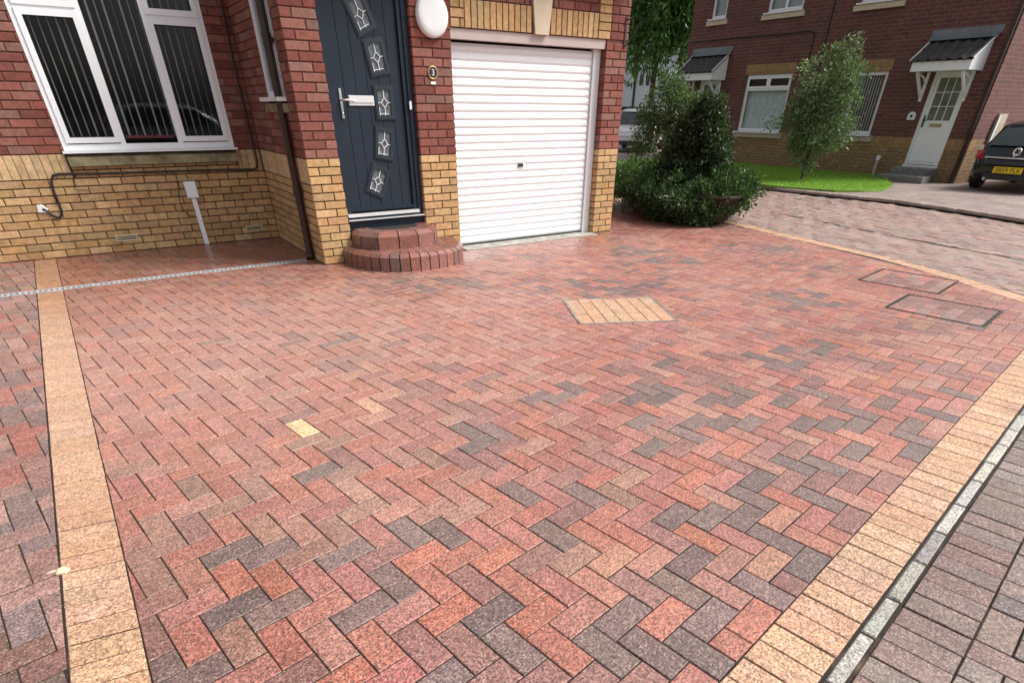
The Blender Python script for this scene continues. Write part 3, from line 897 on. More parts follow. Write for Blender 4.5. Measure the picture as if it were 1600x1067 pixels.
# front and recessed bricks share a heading: hand each to its own wall
class _P(dict): pass
items = B.items
for grp, pw, lim in (([i for i in items if abs(i[2]) < .1 and i[1] < .5], front, 130), ([i for i in items if abs(i[2]) < .1 and i[1] > .5], recess, 130), ([i for i in items if abs(i[2]) > .1], ret, 36)):
    b2 = Bricks(); b2.items = grp; b2.done(pw, H, limit=lim)
# keystone
m = MB()
kz0, kz1 = ZG-.004, 2.62
m.add([(2.735, -.022, kz0), (2.915, -.022, kz0), (2.99, -.022, kz1), (2.66, -.022, kz1), (2.735, .03, kz0), (2.915, .03, kz0), (2.99, .03, kz1), (2.66, .03, kz1)],
      [(0,1,2,3),(4,7,6,5),(0,4,5,1),(1,5,6,2),(2,6,7,3),(3,7,4,0)])
m.build('keystone', M['stone_pale'], H)
# lintel and frame of the garage door
M['lintel'] = plain('pinkish_lintel', (.52, .42, .40), .5, var=.06)
MB().box(XG0, XG1-.002, .022, .13, ZG-.085, ZG-.002).build('lintel', M['lintel'], H)
gd = MB()
GX0, GX1, GZ0, GZ1, GY = XG0+.004, 3.668, .022, 1.945, .125
prof = []
n = 26
z = GZ0; sh = (GZ1-GZ0)/n
gdo = bpy.data.objects.new('garage_door', None); COL.objects.link(gdo); gdo.parent = H; gdo.matrix_parent_inverse = Matrix.Translation(-Vector(H['base'])); gdo['base'] = [0, 0, 0]
slat_me = None
m = MB()
pr = [(0.0, .003), (.004, .0), (sh*.30, -.0085), (sh*.62, -.0085), (sh-.006, .0), (sh, .003)]
for (za, ya), (zb, yb) in zip(pr[:-1], pr[1:]):
    m.add([(GX0, ya, za), (GX1, ya, za), (GX1, yb, zb), (GX0, yb, zb)], [(0, 1, 2, 3)], smooth=False)
m.add([(GX0, .012, 0), (GX1, .012, 0), (GX1, .012, sh), (GX0, .012, sh)], [(3, 2, 1, 0)])
slat_me = m.mesh('slat', M['upvc'])
for k in range(n):
    o = link('slat', slat_me, gdo); o.location = (0, GY, GZ0+sh*k)
MB().box(GX0, GX1, GY-.01, GY+.012, .006, GZ0).build('bottom_seal', M['rubber'], gdo)
m = MB()
m.box(GX1+.004, XG1-.004, .095, .16, -.01, ZG-.087); m.build('door_frame', M['upvc'], H)
end_me = MB().box(GX1-.010, GX1+.0035, -.012, -.002, sh*.30, sh*.62).mesh('slat_end', M['steel'])
for k in range(26):
    o = link('slat_end', end_me, gdo); o.location = (0, GY, GZ0+sh*k)
MB().box(XG0, XG1, .165, .3, -.02, ZG).build('garage_darkness', M['dark_room'], H).name = 'garage_gloom'  # near-black block, the gloom behind the door put into its colour
lk = MB(); lx = at(815, 258, 1, .11); lk.box(lx[0]-.05, lx[0]+.012, .100, .116, lx[2]-.014, lx[2]+.014); lk.build('lock', M['black'], gdo)
lk = MB(); lk.lathe([(0, .098), (.014, .10), (.014, .116)], 12, (lx[0]+.03, 0, lx[2]), 'y'); lk.build('keyhole', M['chrome'], gdo)
m = MB(); m.box(XG0+.004, XG1-.004, -.139, .164, -.05, .006); m.build('threshold', M['greasy'], H)
# upper house and roofs
m = MB(); m.box(-4.6, HX1-.03, WY+.301, 9.0, 2.752, 4.95); m.box(-4.6, -.02, WY+.012, WY+.3, 2.752, 4.95); m.box(.4, HX1-.03, WY+.302, 9.0, -.05, 2.751); m.build('upper_wall', M['h1_red'], H)
m = MB(); m.box(.3, HX1-.012, .322, WY+.299, -.05, 2.68); m.build('side_wall', M['h1_red'], H)
m = MB()
m.add([(-.15, -.3, 2.72), (HX1+.15, -.3, 2.72), (HX1+.15, WY+.28, 3.7), (-.15, WY+.28, 3.7), (-.15, -.3, 2.80), (HX1+.15, -.3, 2.80), (HX1+.15, WY+.28, 3.78), (-.15, WY+.28, 3.78)],
      [(3,2,1,0),(4,5,6,7),(0,1,5,4),(1,2,6,5),(2,3,7,6),(3,0,4,7)])
m.build('porch_roof', M['roof_tile'], H)
m = MB()
m.add([(-4.9, WY-.35, 4.9), (HX1+.3, WY-.35, 4.9), (HX1+.3, 5.5, 6.9), (-4.9, 5.5, 6.9), (-4.9, 9.3, 4.9), (HX1+.3, 9.3, 4.9)], [(0,1,2,3),(3,2,5,4),(0,3,4),(1,5,2),(0,4,5,1)])
m.build('roof', M['roof_tile'], H)

# ------------------------------------------------------------------ the big window
def upvc_window(parent, name, o, ux, n, W, Hh, cols, sash=None, fw=.055, fd=.06, mat=None, mz0=None):
    """o: lower-left corner on the face, ux unit along the wall, n outward; cols: list of (x0,x1,[(z0,z1,opens)])"""
    mat = mat or M['upvc']
    ux = Vector((*ux, 0)); n = Vector((*n, 0)); o = Vector(o)
    def P(x, d, z): return o + ux*x + n*d + Vector((0, 0, z))
    def bar(m, x0, x1, z0, z1, d0, d1):
        vs_ = [P(x, d, z) for z in (z0, z1) for x, d in ((x0, d0), (x1, d0), (x1, d1), (x0, d1))]
        m.add(vs_, [(3,2,1,0),(4,5,6,7),(0,1,5,4),(1,2,6,5),(2,3,7,6),(3,0,4,7)])
    win = bpy.data.objects.new(name, None); COL.objects.link(win); win.parent = parent
    win.matrix_parent_inverse = Matrix.Translation(-Vector(parent['base'])); win['base'] = [0, 0, 0]
    m = MB()
    bar(m, 0, W, 0, fw, -fd, 0); bar(m, 0, W, Hh-fw, Hh, -fd, 0); bar(m, 0, fw, fw, Hh-fw, -fd, 0); bar(m, W-fw, W, fw, Hh-fw, -fd, 0)
    for (x0, x1, lights) in cols:
        if x1 < W-fw-.001: bar(m, x1, x1+fw*.9, mz0 or fw, Hh-fw, -fd, -.002)
        for k, (z0, z1, op) in enumerate(lights):
            if k: bar(m, x0, x1, lights[k-1][1], z0, -fd, -.002)
    m.build('frame', mat, win)
    for (x0, x1, lights) in cols:
        for (z0, z1, op) in lights:
            a = .045 if op else .004; d0 = .014 if op else -.022
            if op:
                m = MB(); w_ = .05
                e = .010
                X0, X1, Z0, Z1 = x0-e, x1+e, z0-e, z1+e
                for q in ((X0, X1, Z0, Z0+w_), (X0, X1, Z1-w_, Z1), (X0, X0+w_, Z0+w_, Z1-w_), (X1-w_, X1, Z0+w_, Z1-w_)): bar(m, *q, -.045, .012)
                m.build('sash', mat, win)
                m = MB()
                for q in ((X0+w_, X1-w_, Z0+w_, Z0+w_+.006), (X0+w_, X1-w_, Z1-w_-.006, Z1-w_), (X0+w_, X0+w_+.006, Z0+w_+.006, Z1-w_-.006), (X1-w_-.006, X1-w_, Z0+w_+.006, Z1-w_-.006)): bar(m, *q, -.03, .009)
                m.build('gasket', M['rubber'], win)
                gx0, gx1, gz0, gz1 = X0+w_, X1-w_, Z0+w_, Z1-w_
            else: gx0, gx1, gz0, gz1 = x0, x1, z0, z1
            m = MB(); m.add([P(gx0, -.02, gz0), P(gx1, -.02, gz0), P(gx1, -.02, gz1), P(gx0, -.02, gz1)], [(0, 1, 2, 3)]); m.build('pane', M['glass'], win, fix=False)
    return win
W1 = WX1-WX0; Hw = WZ1-WZ0
wy = WY+.005
cols = [(.055, .530, [(.075, 1.125, 1), (1.17, Hw-.055, 1)]), (.60, 1.075, [(.085, Hw-.055, 0)]), (1.18, W1-.055, [(.075, 1.115, 1), (1.16, Hw-.055, 1)])]
cols[0] = (.055, .545, cols[0][2]); cols[1] = (.594, 1.118, cols[1][2]); cols[2] = (1.168, W1-.055, cols[2][2])
win = upvc_window(H, 'window', (WX0, wy, WZ0), (1, 0), (0, -1), W1, Hw, cols)
m = MB(); m.box(WX0-.02, WX1+.02, WY-.06, WY+.03, WZ0-.022, WZ0-.002); m.build('window_cill', M['upvc'], H)
m = MB()
m.add([(WX0, WY-.055, .862), (WX1, WY-.055, .862), (WX1, WY-.055, .94), (WX0, WY-.055, .94), (WX0, WY+.1, .862), (WX1, WY+.1, .862), (WX1, WY+.1, .975), (WX0, WY+.1, .975)],
      [(0,1,2,3),(3,2,6,7),(0,4,5,1),(0,3,7,4),(1,5,6,2)])
m.build('window_sill', M['stone'], H)
# room behind the glass, with vertical blinds
m = MB()
m.box(WX0-.3, WX1+.25, WY+1.4, WY+1.45, .5, 2.7); m.box(WX0-.3, WX0-.25, WY+.31, WY+1.4, .5, 2.7); m.box(WX1+.2, WX1+.25, WY+.31, WY+1.4, .5, 2.7); m.box(WX0-.3, WX1+.25, WY+.31, WY+1.45, .45, .5); m.box(WX0-.3, WX1+.25, WY+.31, WY+1.45, 2.6, 2.65)
m.build('room', M['dark_room'], H)
for o in [o for o in bpy.data.objects if o.name.startswith('upper_wall')]: pass
ns = 22
bl = bpy.data.objects.new('vertical_blind', None); COL.objects.link(bl); bl.parent = H; bl.matrix_parent_inverse = Matrix.Translation(-Vector(H['base'])); bl['base'] = [0, 0, 0]
for k in range(ns):
    x = WX0+.06 + (W1-.12)*k/(ns-1)
    dx = x-CAM[0]; dy = WY+.17-CAM[1]
    a_ = math.atan2(dx, dy) + math.radians(rnd.uniform(3.0, 15.0))
    s_, c_ = math.sin(a_)*.04, math.cos(a_)*.04
    m = MB(); y_ = WY+.125
    m.add([(x-s_, y_-c_, 1.11), (x+s_, y_+c_, 1.11), (x+s_, y_+c_, 2.5), (x-s_, y_-c_, 2.5)], [(0, 1, 2, 3)])
    m.build('slat', M['slat'], bl, fix=False)
# lace trim along the inside of the sill
m = MB(); n = 9; x0 = WX0+.62
for k in range(n):
    xa = x0+.052*k; m.add([(xa, WY+.1, 1.10), (xa+.05, WY+.1, 1.10), (xa+.05, WY+.1, 1.135), (xa+.025, WY+.1, 1.115), (xa, WY+.1, 1.135)], [(0, 1, 2, 3, 4)])
m.build('lace_trim', M['red_cloth'], H, fix=False)

# ------------------------------------------------------------------ narrow window in the return wall
cols = [(.05, RY1-RY0-.05, [(.06, RZ1-RZ0-.05, 0)])]
w2 = upvc_window(H, 'window', (.006, RY1, RZ0), (0, -1), (-1, 0), RY1-RY0, RZ1-RZ0, cols, fw=.05)
MB().box(-.085, .03, RY0-.02, RY1+.03, RZ0-.035, RZ0-.002).build('window_cill', M['upvc'], H)
MB().box(-.04, .05, RY0-.03, RY1+.04, RZ0-.125, RZ0-.052).build('window_sill', M['stone'], H)
MB().box(.075, .09, RY0, RY1, RZ0, RZ1).build('net_curtain', M['curtain'], H)

# ------------------------------------------------------------------ front door
D = bpy.data.objects.new('front_door', None); COL.objects.link(D); D.parent = H; D.matrix_parent_inverse = Matrix.Translation(-Vector(H['base'])); D['base'] = [0, 0, 0]
DY = .085; DZ0 = .335
m = MB()
m.box(XD0+.004, XD0+.055, .055, .13, DZ0+.10, 2.5); m.box(XD1-.06, XD1-.004, .045, .13, DZ0+.10, 2.5); m.box(XD0+.056, XD1-.061, .055, .13, 2.44, 2.5)
m.box(XD1-.105, XD1-.0602, .06, .13, DZ0+.13, 2.438)
m.box(XD0+.002, XD1-.002, .05, .14, .27, DZ0+.095)
m.build('door_frame', M['door'], D)
LX0, LX1, LZ0, LZ1 = XD0+.058, XD1-.108, DZ0+.135, 2.435
m = MB()
nb = 6; bw = (LX1-LX0)/nb
for k in range(nb):
    xa, xb = LX0+bw*k, LX0+bw*(k+1); e = .004
    m.add([(xa+e, DY, LZ0), (xb-e, DY, LZ0), (xb-e, DY, LZ1), (xa+e, DY, LZ1)], [(0, 1, 2, 3)])
    m.add([(xb-e, DY, LZ0), (xb, DY+.004, LZ0), (xb, DY+.004, LZ1), (xb-e, DY, LZ1)], [(0, 1, 2, 3)])
    m.add([(xa, DY+.004, LZ0), (xa+e, DY, LZ0), (xa+e, DY, LZ1), (xa, DY+.004, LZ1)], [(0, 1, 2, 3)])
m.box(LX0, LX1, DY+.006, DY+.04, LZ0, LZ1)
m.build('door_leaf', M['door'], D, fix=False)
m = MB(); m.box(LX0-.005, LX1+.005, DY-.026, DY-.002, LZ0+.012, LZ0+.022); m.box(LX0-.005, LX1+.005, DY-.018, DY-.001, LZ0+.024, LZ0+.04); m.build('weather_bar', M['door'], D)
m = MB(); m.box(XD0+.004, XD1-.062, .012, .0548, DZ0+.097, DZ0+.125); m.box(XD0+.004, XD1-.004, .006, .049, DZ0+.062, DZ0+.072); m.build('threshold', M['satin'], D)
for px, py, tilt in ((562, 22, 24), (588, 90, 10), (600, 161, 0), (600, 225, -10), (590, 283, -25)):
    c_ = at(px, py, 1, DY)
    Mx = Matrix.Translation((c_[0], DY, c_[2])) @ Matrix.Rotation(math.radians(-tilt), 4, 'Y')
    fr = MB(); a_, b_ = .098, .135; w_ = .030
    for (x0, x1, z0, z1) in ((-a_, a_, -b_, -b_+w_), (-a_, a_, b_-w_, b_), (-a_, -a_+w_, -b_+w_, b_-w_), (a_-w_, a_, -b_+w_, b_-w_)):
        fr.box(x0, x1, -.016, .001, z0, z1)
    for (x0, x1, z0, z1) in ((-a_-.012, a_+.012, -b_-.012, -b_), (-a_-.012, a_+.012, b_, b_+.012), (-a_-.012, -a_, -b_, b_), (a_, a_+.012, -b_, b_)):
        fr.box(x0, x1, -.008, .001, z0, z1)
    lt = fr.xform(Mx).build('door_light', M['door_trim'], D)
    g_ = MB(); ga, gb = a_-w_, b_-w_
    g_.add([(-ga, -.003, -gb), (ga, -.003, -gb), (ga, -.003, gb), (-ga, -.003, gb)], [(0, 1, 2, 3)]); g_.xform(Mx).build('pane', M['lead_glass'], lt, fix=False)
    g_ = MB(); d_ = .036; k_ = .010
    for (xa, za), (xb, zb) in (((0, d_*1.15), (d_, 0)), ((d_, 0), (0, -d_*1.15)), ((0, -d_*1.15), (-d_, 0)), ((-d_, 0), (0, d_*1.15)), ((0, d_), (0, gb)), ((0, -d_), (0, -gb)), ((-ga, 0), (-d_, 0)), ((d_, 0), (ga, 0)), ((-ga*.95, -gb+.012), (ga*.6, -gb+.012)), ((-ga*.85, -gb), (-ga*.85, -gb*.35))):
        wd = k_ if abs(xa-xb) > .02 and abs(za-zb) > .02 else .006
        g_.rail((xa, -.008, za), (xb, -.008, zb), wd, .005)
    g_.xform(Mx).build('leading', M['lamp_white'], lt)
# letter plate and handle
l0 = at(540, 157, 1, DY); l1 = at(584, 158, 1, DY)
m = MB(); zc = (l0[2]+l1[2])/2
m.box(l0[0]+.03, l1[0], DY-.010, DY-.001, zc-.040, zc+.040); m.box(l0[0]+.036, l1[0]-.006, DY-.018, DY-.0102, zc-.016, zc+.034)
m.build('letter_plate', M['satin'], D)
hx = at(530, 140, 1, DY)[0]
m = MB(); m.box(hx-.012, hx+.012, DY-.012, DY-.001, 1.30, 1.54); m.tube([(hx, DY-.01, 1.45), (hx, DY-.05, 1.45), (hx+.03, DY-.055, 1.45), (hx+.12, DY-.052, 1.444)], .010)
m.lathe([(0, DY-.024), (.012, DY-.02), (.013, DY-.012)], 12, (hx, 0, 1.345), 'y'); m.build('door_handle', M['chrome'], D)
hb = at(641, 165, 1, .045); MB().box(hb[0]-.012, hb[0]+.012, .032, .0448, hb[2]-.035, hb[2]+.035).build('hinge_cap', M['lamp_white'], D)

# ------------------------------------------------------------------ brick steps
ST = thing('front_steps', 'two rounded red brick steps below the dark front door', 'steps', (.85, -.3, 0))
STC = [(.29, .095, .068), (.25, .08, .062), (.32, .115, .085), (.21, .075, .062), (.17, .085, .075), (.28, .11, .09)]
def step(cx, rx, ry, z0, z1, bev, dep, y_back=-.004, n_min=.108, expo=2.4):
    # outline from one side round the front to the other
    pts = []
    for k in range(241):
        a_ = math.pi + math.pi*k/240
        c_, s_ = math.cos(a_), math.sin(a_)
        pts.append((cx + rx*math.copysign(abs(c_)**(2/expo), c_), y_back + ry*math.copysign(abs(s_)**(2/expo), s_)))
    L_ = sum(math.hypot(pts[i+1][0]-pts[i][0], pts[i+1][1]-pts[i][1]) for i in range(240))
    nb = int(L_/n_min); rs_ = resample(pts, L_/nb-1e-6)[:nb+1]
    inn = [(cx + (p[0]-cx)*(1-dep/rx), y_back + (p[1]-y_back)*(1-dep/ry)) for p in rs_]
    bv = [(cx + (p[0]-cx)*(1-bev/rx), y_back + (p[1]-y_back)*(1-bev/ry)) for p in rs_]
    for i in range(nb):
        def lerp(a, b, t): return (a[0]+(b[0]-a[0])*t, a[1]+(b[1]-a[1])*t)
        g_ = .028 if nb > 12 else .014
        o0, o1 = lerp(rs_[i], rs_[i+1], g_*2), lerp(rs_[i], rs_[i+1], 1-g_*2)
        b0, b1 = lerp(bv[i], bv[i+1], g_*2), lerp(bv[i], bv[i+1], 1-g_*2)
        i0, i1 = lerp(inn[i], inn[i+1], g_*2), lerp(inn[i], inn[i+1], 1-g_*2)
        m = MB(); zb = z1-bev*.75
        m.add([(*o0, z0), (*o1, z0), (*o1, zb), (*o0, zb), (*b0, z1), (*b1, z1), (*i0, z1), (*i1, z1), (*i0, z0), (*i1, z0)],
              [(0,1,2,3),(3,2,5,4),(4,5,7,6),(6,7,9,8),(0,3,4,6,8),(1,9,7,5,2)])
        o = m.build('step_brick', M['paver_o'], ST); o.color = (*jit(rnd.choice(STC), .12), 1)
    # core
    m = MB(); core = [(cx + (p[0]-cx)*(1-.014/rx), y_back + (p[1]-y_back)*(1-.014/ry)) for p in rs_]
    core_i = [(cx + (p[0]-cx)*(1-(dep*.98)/rx), y_back + (p[1]-y_back)*(1-(dep*.98)/ry)) for p in rs_]
    core_b = [(cx + (p[0]-cx)*(1-(bev+.006)/rx), y_back + (p[1]-y_back)*(1-(bev+.006)/ry)) for p in rs_]
    m.prism(ccw(core), z0, z1-bev-.012); m.prism(ccw(core_b), z1-bev-.0119, z1-.006); m.build('step_core', M['joint'], ST)
    return inn
i1 = step(.885, .665, .80, -.01, .165, .04, .2)
step(.815, .475, .46, .166, .325, .05, .2, n_min=.20, expo=3.2)
# infill of the tread inside each ring of blocks
def infill(inn, z, name):
    hp = halfplanes(ccw(clean(inn, .01)))
    pv_ = []
    for i in range(-3, 16):
        for j in range(-8, 2):
            P = [(.2+.105*i, j*.21+(.105 if i % 2 else 0)), (.2+.105*(i+1), j*.21+(.105 if i % 2 else 0)), (.2+.105*(i+1), (j+1)*.21+(.105 if i % 2 else 0)), (.2+.105*i, (j+1)*.21+(.105 if i % 2 else 0))]
            p = inside(P, hp + [((0, 1), -.006)])
            if p is None: continue
            p = shrink(ccw(p), .002)
            if p is None: continue
            o = MB().slab(p, z-.03, z, .003).build('step_brick', M['paver_o'], ST, fix=False); o.color = (*jit(rnd.choice(STC), .12), 1)
infill(i1, .166, 'a')

# ------------------------------------------------------------------ things fixed to the house
LP = thing('wall_lamp', 'round white bulkhead lamp on the brick between door and garage', 'lamp', (1.49, 0, 2.12))
m = MB(); m.lathe([(.172, -.001), (.172, -.03), (.160, -.035)], 40, (1.49, 0, 2.125), 'y'); m.build('base', M['upvc'], LP)
m = MB(); m.lathe([(.1665, -.028), (.166, -.038), (.155, -.046), (.11, -.05), (.05, -.052), (0.0005, -.0525)], 40, (1.49, 0, 2.125), 'y'); m.build('diffuser', M['lamp_white'], LP)
pq = at(676.5, 114, 1, -.01)
PL = thing('house_number', 'small round black plaque with number 3 beside the garage door', 'house number', tuple(pq))
m = MB(); m.lathe([(.056, -.001), (.056, -.010), (.050, -.014), (.046, -.011)], 28, (pq[0], 0, pq[2]), 'y'); m.build('rim', M['gold'], PL)
m = MB(); m.lathe([(.0465, -.010), (.0005, -.0105)], 28, (pq[0], 0, pq[2]), 'y'); m.build('disc', M['black'], PL)
M['num_cream'] = M['lamp_white']
def text_mesh(txt, size, mat, Mx, name, parent, ext=.0015):
    cu = bpy.data.curves.new(name, 'FONT'); cu.body = txt; cu.size = size; cu.extrude = ext; cu.align_x = 'CENTER'; cu.align_y = 'CENTER'
    ob = bpy.data.objects.new(name, cu); COL.objects.link(ob)
    dg = bpy.context.evaluated_depsgraph_get()
    me = bpy.data.meshes.new_from_object(ob.evaluated_get(dg)); bpy.data.objects.remove(ob); 
    me.transform(Mx); me.materials.clear(); me.materials.append(mat)
    return link(name, me, parent)
UP = Matrix.Rotation(math.pi/2, 4, 'X')
text_mesh('3', .072, M['lamp_white'], Matrix.Translation((pq[0], -.0125, pq[2])) @ UP, 'numeral', PL)
m = MB(); m.box(pq[0]-.028, pq[0]+.028, -.006, -.001, pq[2]-.095, pq[2]-.072); m.build('name_tag', M['lamp_white'], PL)
# brown downpipe in the recess
dpx, dpy = -.048, .36
DP = thing('downpipe', 'dark brown plastic downpipe in the corner beside the entrance pier', 'downpipe', (dpx, dpy, 0))
m = MB().tube([(dpx, dpy, .07), (dpx, dpy, 2.68)], .038, 14); m.build('pipe', M['brown_pipe'], DP)
m = MB().tube([(dpx, dpy, .075), (dpx, dpy, .04), (dpx-.01, dpy-.02, .012)], .043, 14); m.build('shoe', M['brown_pipe'], DP)
for z in (.62, 1.85):
    m = MB().tube([(dpx, dpy, z), (dpx, dpy, z+.09)], .0445, 14); m.box(dpx+.02, -.001, dpy-.05, dpy+.05, z+.02, z+.06); m.build('clip', M['brown_pipe'], DP)
# meter box and its conduit
b0 = at(284, 283, 1, WY); b1 = at(312, 309, 1, WY)
xm = (b0[0]+b1[0])/2
MT = thing('cable_box', 'white plastic cable box with flat conduit running down the buff brick wall', 'cable box', (xm, WY, 0))
m = MB().slab(ccw([(-.062, -.085), (.062, -.085), (.062, .085), (-.062, .085)]), 0, .055, .008).xform(Matrix.Translation((xm, WY, .592)) @ Matrix.Rotation(math.pi/2, 4, 'X')); m.build('lid', M['upvc'], MT)
MB().box(xm-.025, xm+.025, WY-.03, WY-.002, .26, .505).build('conduit', M['upvc'], MT)
MB().box(xm-.026, xm+.024, WY-.032, WY-.002, .004, .257).build('conduit', M['upvc'], MT)
# air bricks
for (pa, pb, hh, lab) in (((181, 373), (215, 370), .065, 'cream terracotta air brick with slots low in the buff wall'), ((384, 357), (410, 356), .06, 'plain outlined air brick near the corner of the buff wall')):
    a_ = at(*pa, 1, WY); b_ = at(*pb, 1, WY); zc = (a_[2]+b_[2])/2
    A = thing('air_brick', lab, 'air brick', ((a_[0]+b_[0])/2, WY, zc))
    x0, x1 = a_[0], b_[0]
    m = MB(); m.box(x0, x1, WY-.012, WY+.004, zc-hh/2, zc-hh/2+.012); m.box(x0, x1, WY-.012, WY+.004, zc+hh/2-.012, zc+hh/2)
    m.box(x0, x0+.012, WY-.012, WY+.004, zc-hh/2+.012, zc+hh/2-.012); m.box(x1-.012, x1, WY-.012, WY+.004, zc-hh/2+.012, zc+hh/2-.012)
    if 'slots' in lab:
        m.box(x0+.012, x1-.012, WY-.011, WY+.004, zc-.004, zc+.004)
        for i in range(1, 12): m.box(x0+(x1-x0)*i/12-.003, x0+(x1-x0)*i/12+.003, WY-.011, WY+.003, zc-hh/2+.012, zc+hh/2-.012)
    m.build('grille', M['stone_pale'], A)
    MB().box(x0+.011, x1-.011, WY-.004, WY+.002, zc-hh/2+.011, zc+hh/2-.011).build('backing', M['joint'] if 'slots' in lab else M['stone'], A)
# cable looped along the wall
def wallp(px, py, d=.014): return tuple(at(px, py, 1, WY-d))
cab = MB().tube([wallp(*p) for p in ((338, -40), (345, 0), (363, 90), (390, 204), (401, 250), (402, 262), (396, 265), (330, 266), (240, 269), (140, 272), (92, 272), (83, 274), (80, 282), (84, 300), (92, 318), (97, 332), (95, 339), (90, 340), (78, 334), (70, 328))], .011, 7)
tag(cab.build('wall_cable', M['black']), 'black cable looping across the buff brick below the window', 'cable')
cab = MB().tube([wallp(*p, .010) for p in ((268, 270), (275, 274), (278, 290), (281, 315), (286, 330), (296, 337), (304, 337))], .004, 6)
tag(cab.build('wall_cable', M['black']), 'thin black wire dropping from the cable to the conduit', 'cable')
cab = MB().tube([wallp(*p, .010) for p in ((119, 272), (116, 280), (117, 294), (123, 297), (140, 297))], .0035, 6)
tag(cab.build('wall_cable', M['black']), 'short thin wire hooked under the black cable', 'cable')
ol = at(66, 327, 1, WY)
OL = thing('cable_outlet', 'broken white cable outlet plate on the buff brick wall', 'outlet', (ol[0], WY, ol[2]))
m = MB().slab(ccw([(-.05, -.03), (.03, -.035), (.055, .0), (.01, .045), (-.035, .04)]), 0, .016, .005).xform(Matrix.Translation((ol[0], WY, ol[2])) @ Matrix.Rotation(math.pi/2, 4, 'X')); m.build('plate', M['lamp_white'], OL)
m = MB().lathe([(.0005, WY-.022), (.012, WY-.021), (.014, WY-.0155)], 10, (ol[0]+.012, 0, ol[2]-.004), 'y'); m.build('socket', M['black'], OL)
# hanging basket bracket on the corner
bx_ = HX1-.065
BK = thing('basket_bracket', 'black iron hanging basket bracket on the corner of the garage', 'bracket', (bx_, 0, 2.0))
m = MB(); m.box(bx_-.012, bx_+.012, -.008, -.001, 1.98, 2.26); m.build('back_plate', M['black'], BK)
m = MB().tube([(bx_, -.008, 2.24), (bx_+.02, -.24, 2.24)], .006, 6); m.build('arm', M['black'], BK)
m = MB().tube([(bx_, -.008, 2.0), (bx_+.008, -.08, 2.03), (bx_+.016, -.18, 2.14), (bx_+.02, -.235, 2.235)], .006, 6); m.build('brace', M['black'], BK)

# ------------------------------------------------------------------ neighbouring house across the road
X2 = 14.73; YA, YB = .25, 9.05; Z0 = .05
N = thing('brick_house', 'dark red brick house with two tiled door canopies beyond the lawn', 'house', (18, 4.5, 0))
ZB2 = .905
def h2(px, py): return at(px, py, 0, X2)
# openings along y: (y0,y1,z0,z1)
op_win1 = (5.17, 6.65, .90, 2.20); op_win2 = (2.58, 4.02, .92, 2.16); op_door = (.74, 1.52, .37, 2.16); op_doorA = (7.62, 8.35, .37, 2.16)
op_u1 = (7.80, 8.34, 3.50, 4.6); op_u2 = (5.34, 6.42, 3.48, 4.6); op_u3 = (2.80, 3.80, 3.44, 4.6)
ops = [op_win1, op_win2, op_door, op_doorA, op_u1, op_u2, op_u3]
def wall_with_holes(name, z0, z1, mat, x=X2):
    zs = sorted({z0, z1} | {z for o in ops for z in (o[2], o[3]) if z0 < z < z1})
    m = MB()
    for za, zb in zip(zs[:-1], zs[1:]):
        ys = [YA]
        for o in sorted(ops):
            if o[2] < zb-.001 and o[3] > za+.001: ys += [o[0], o[1]]
        ys.append(YB)
        for i in range(0, len(ys), 2):
            if ys[i+1]-ys[i] > .001: m.box(x, x+.25, ys[i], ys[i+1], za, zb)
    return m.build(name, mat, N, fix=False)
wall_with_holes('wall', ZB2, 5.0, M['h2_red'])
wall_with_holes('plinth_wall', Z0-.1, ZB2-.225, M['h2_buff'], X2+.002)
wall_with_holes('soldier_band', ZB2-.225, ZB2, M['h2_sold'], X2-.002)
m = MB(); m.box(X2+.251, 23, YA+.003, YB, ZB2, 5.0); m.build('side_wall', M['h2_red'], N)
m = MB(); m.box(X2+.251, 23, YA, YB+.01, Z0-.1, ZB2-.001); m.build('side_plinth', M['h2_buff'], N)
m = MB(); m.add([(X2-.35, YA-.2, 4.95), (23.3, YA-.2, 4.95), (18.9, YA-.2, 7.2), (X2-.35, YB+.2, 4.95), (23.3, YB+.2, 4.95), (18.9, YB+.2, 7.2)], [(0,1,2),(3,5,4),(0,2,5,3),(1,4,5,2),(0,3,4,1)]); m.build('roof', M['roof_tile'], N)
for (ya, yb, za) in ((5.17-.04, 6.65+.06, 2.205), (2.58-.04, 4.02+.05, 2.165)):
    MB().box(X2-.004, X2+.1, ya, yb, za, za+.215).build('window_arch', M['h2_sold'], N)
# windows (built seen from the road: x along -y)
def win2(op, cols, sill=True, mz0=None):
    y0, y1, z0, z1 = op
    wn_ = upvc_window(N, 'window', (X2+.05, y1, z0), (0, -1), (-1, 0), y1-y0, z1-z0, cols, fw=.07, mz0=mz0)
    if sill:
        MB().box(X2-.09, X2+.05, y0-.04, y1+.04, z0-.03, z0-.001).build('window_cill', M['upvc'], N)
        MB().box(X2-.06, X2+.04, y0-.10, y1+.10, z0-.14, z0-.04).build('window_sill', M['stone_pale'] if z0 > 2 else M['timber'], N)
    MB().box(X2+.32, X2+.34, y0+.02, y1-.02, z0, z1).build('room', M['dark_room'], N)
    return wn_
w_ = 1.48; h_ = 1.30
win2(op_win1, [(.06, .715, [(1.0, h_-.06, 1)]), (.765, w_-.06, [(1.0, h_-.06, 1)])], mz0=1.0)
m = MB(); m.add([(X2+.07, op_win1[0]+.06, op_win1[2]+.06), (X2+.07, op_win1[1]-.06, op_win1[2]+.06), (X2+.07, op_win1[1]-.06, op_win1[2]+.94), (X2+.07, op_win1[0]+.06, op_win1[2]+.94)], [(0, 1, 2, 3)]); m.build('window_pane', M['glass'], N, fix=False)
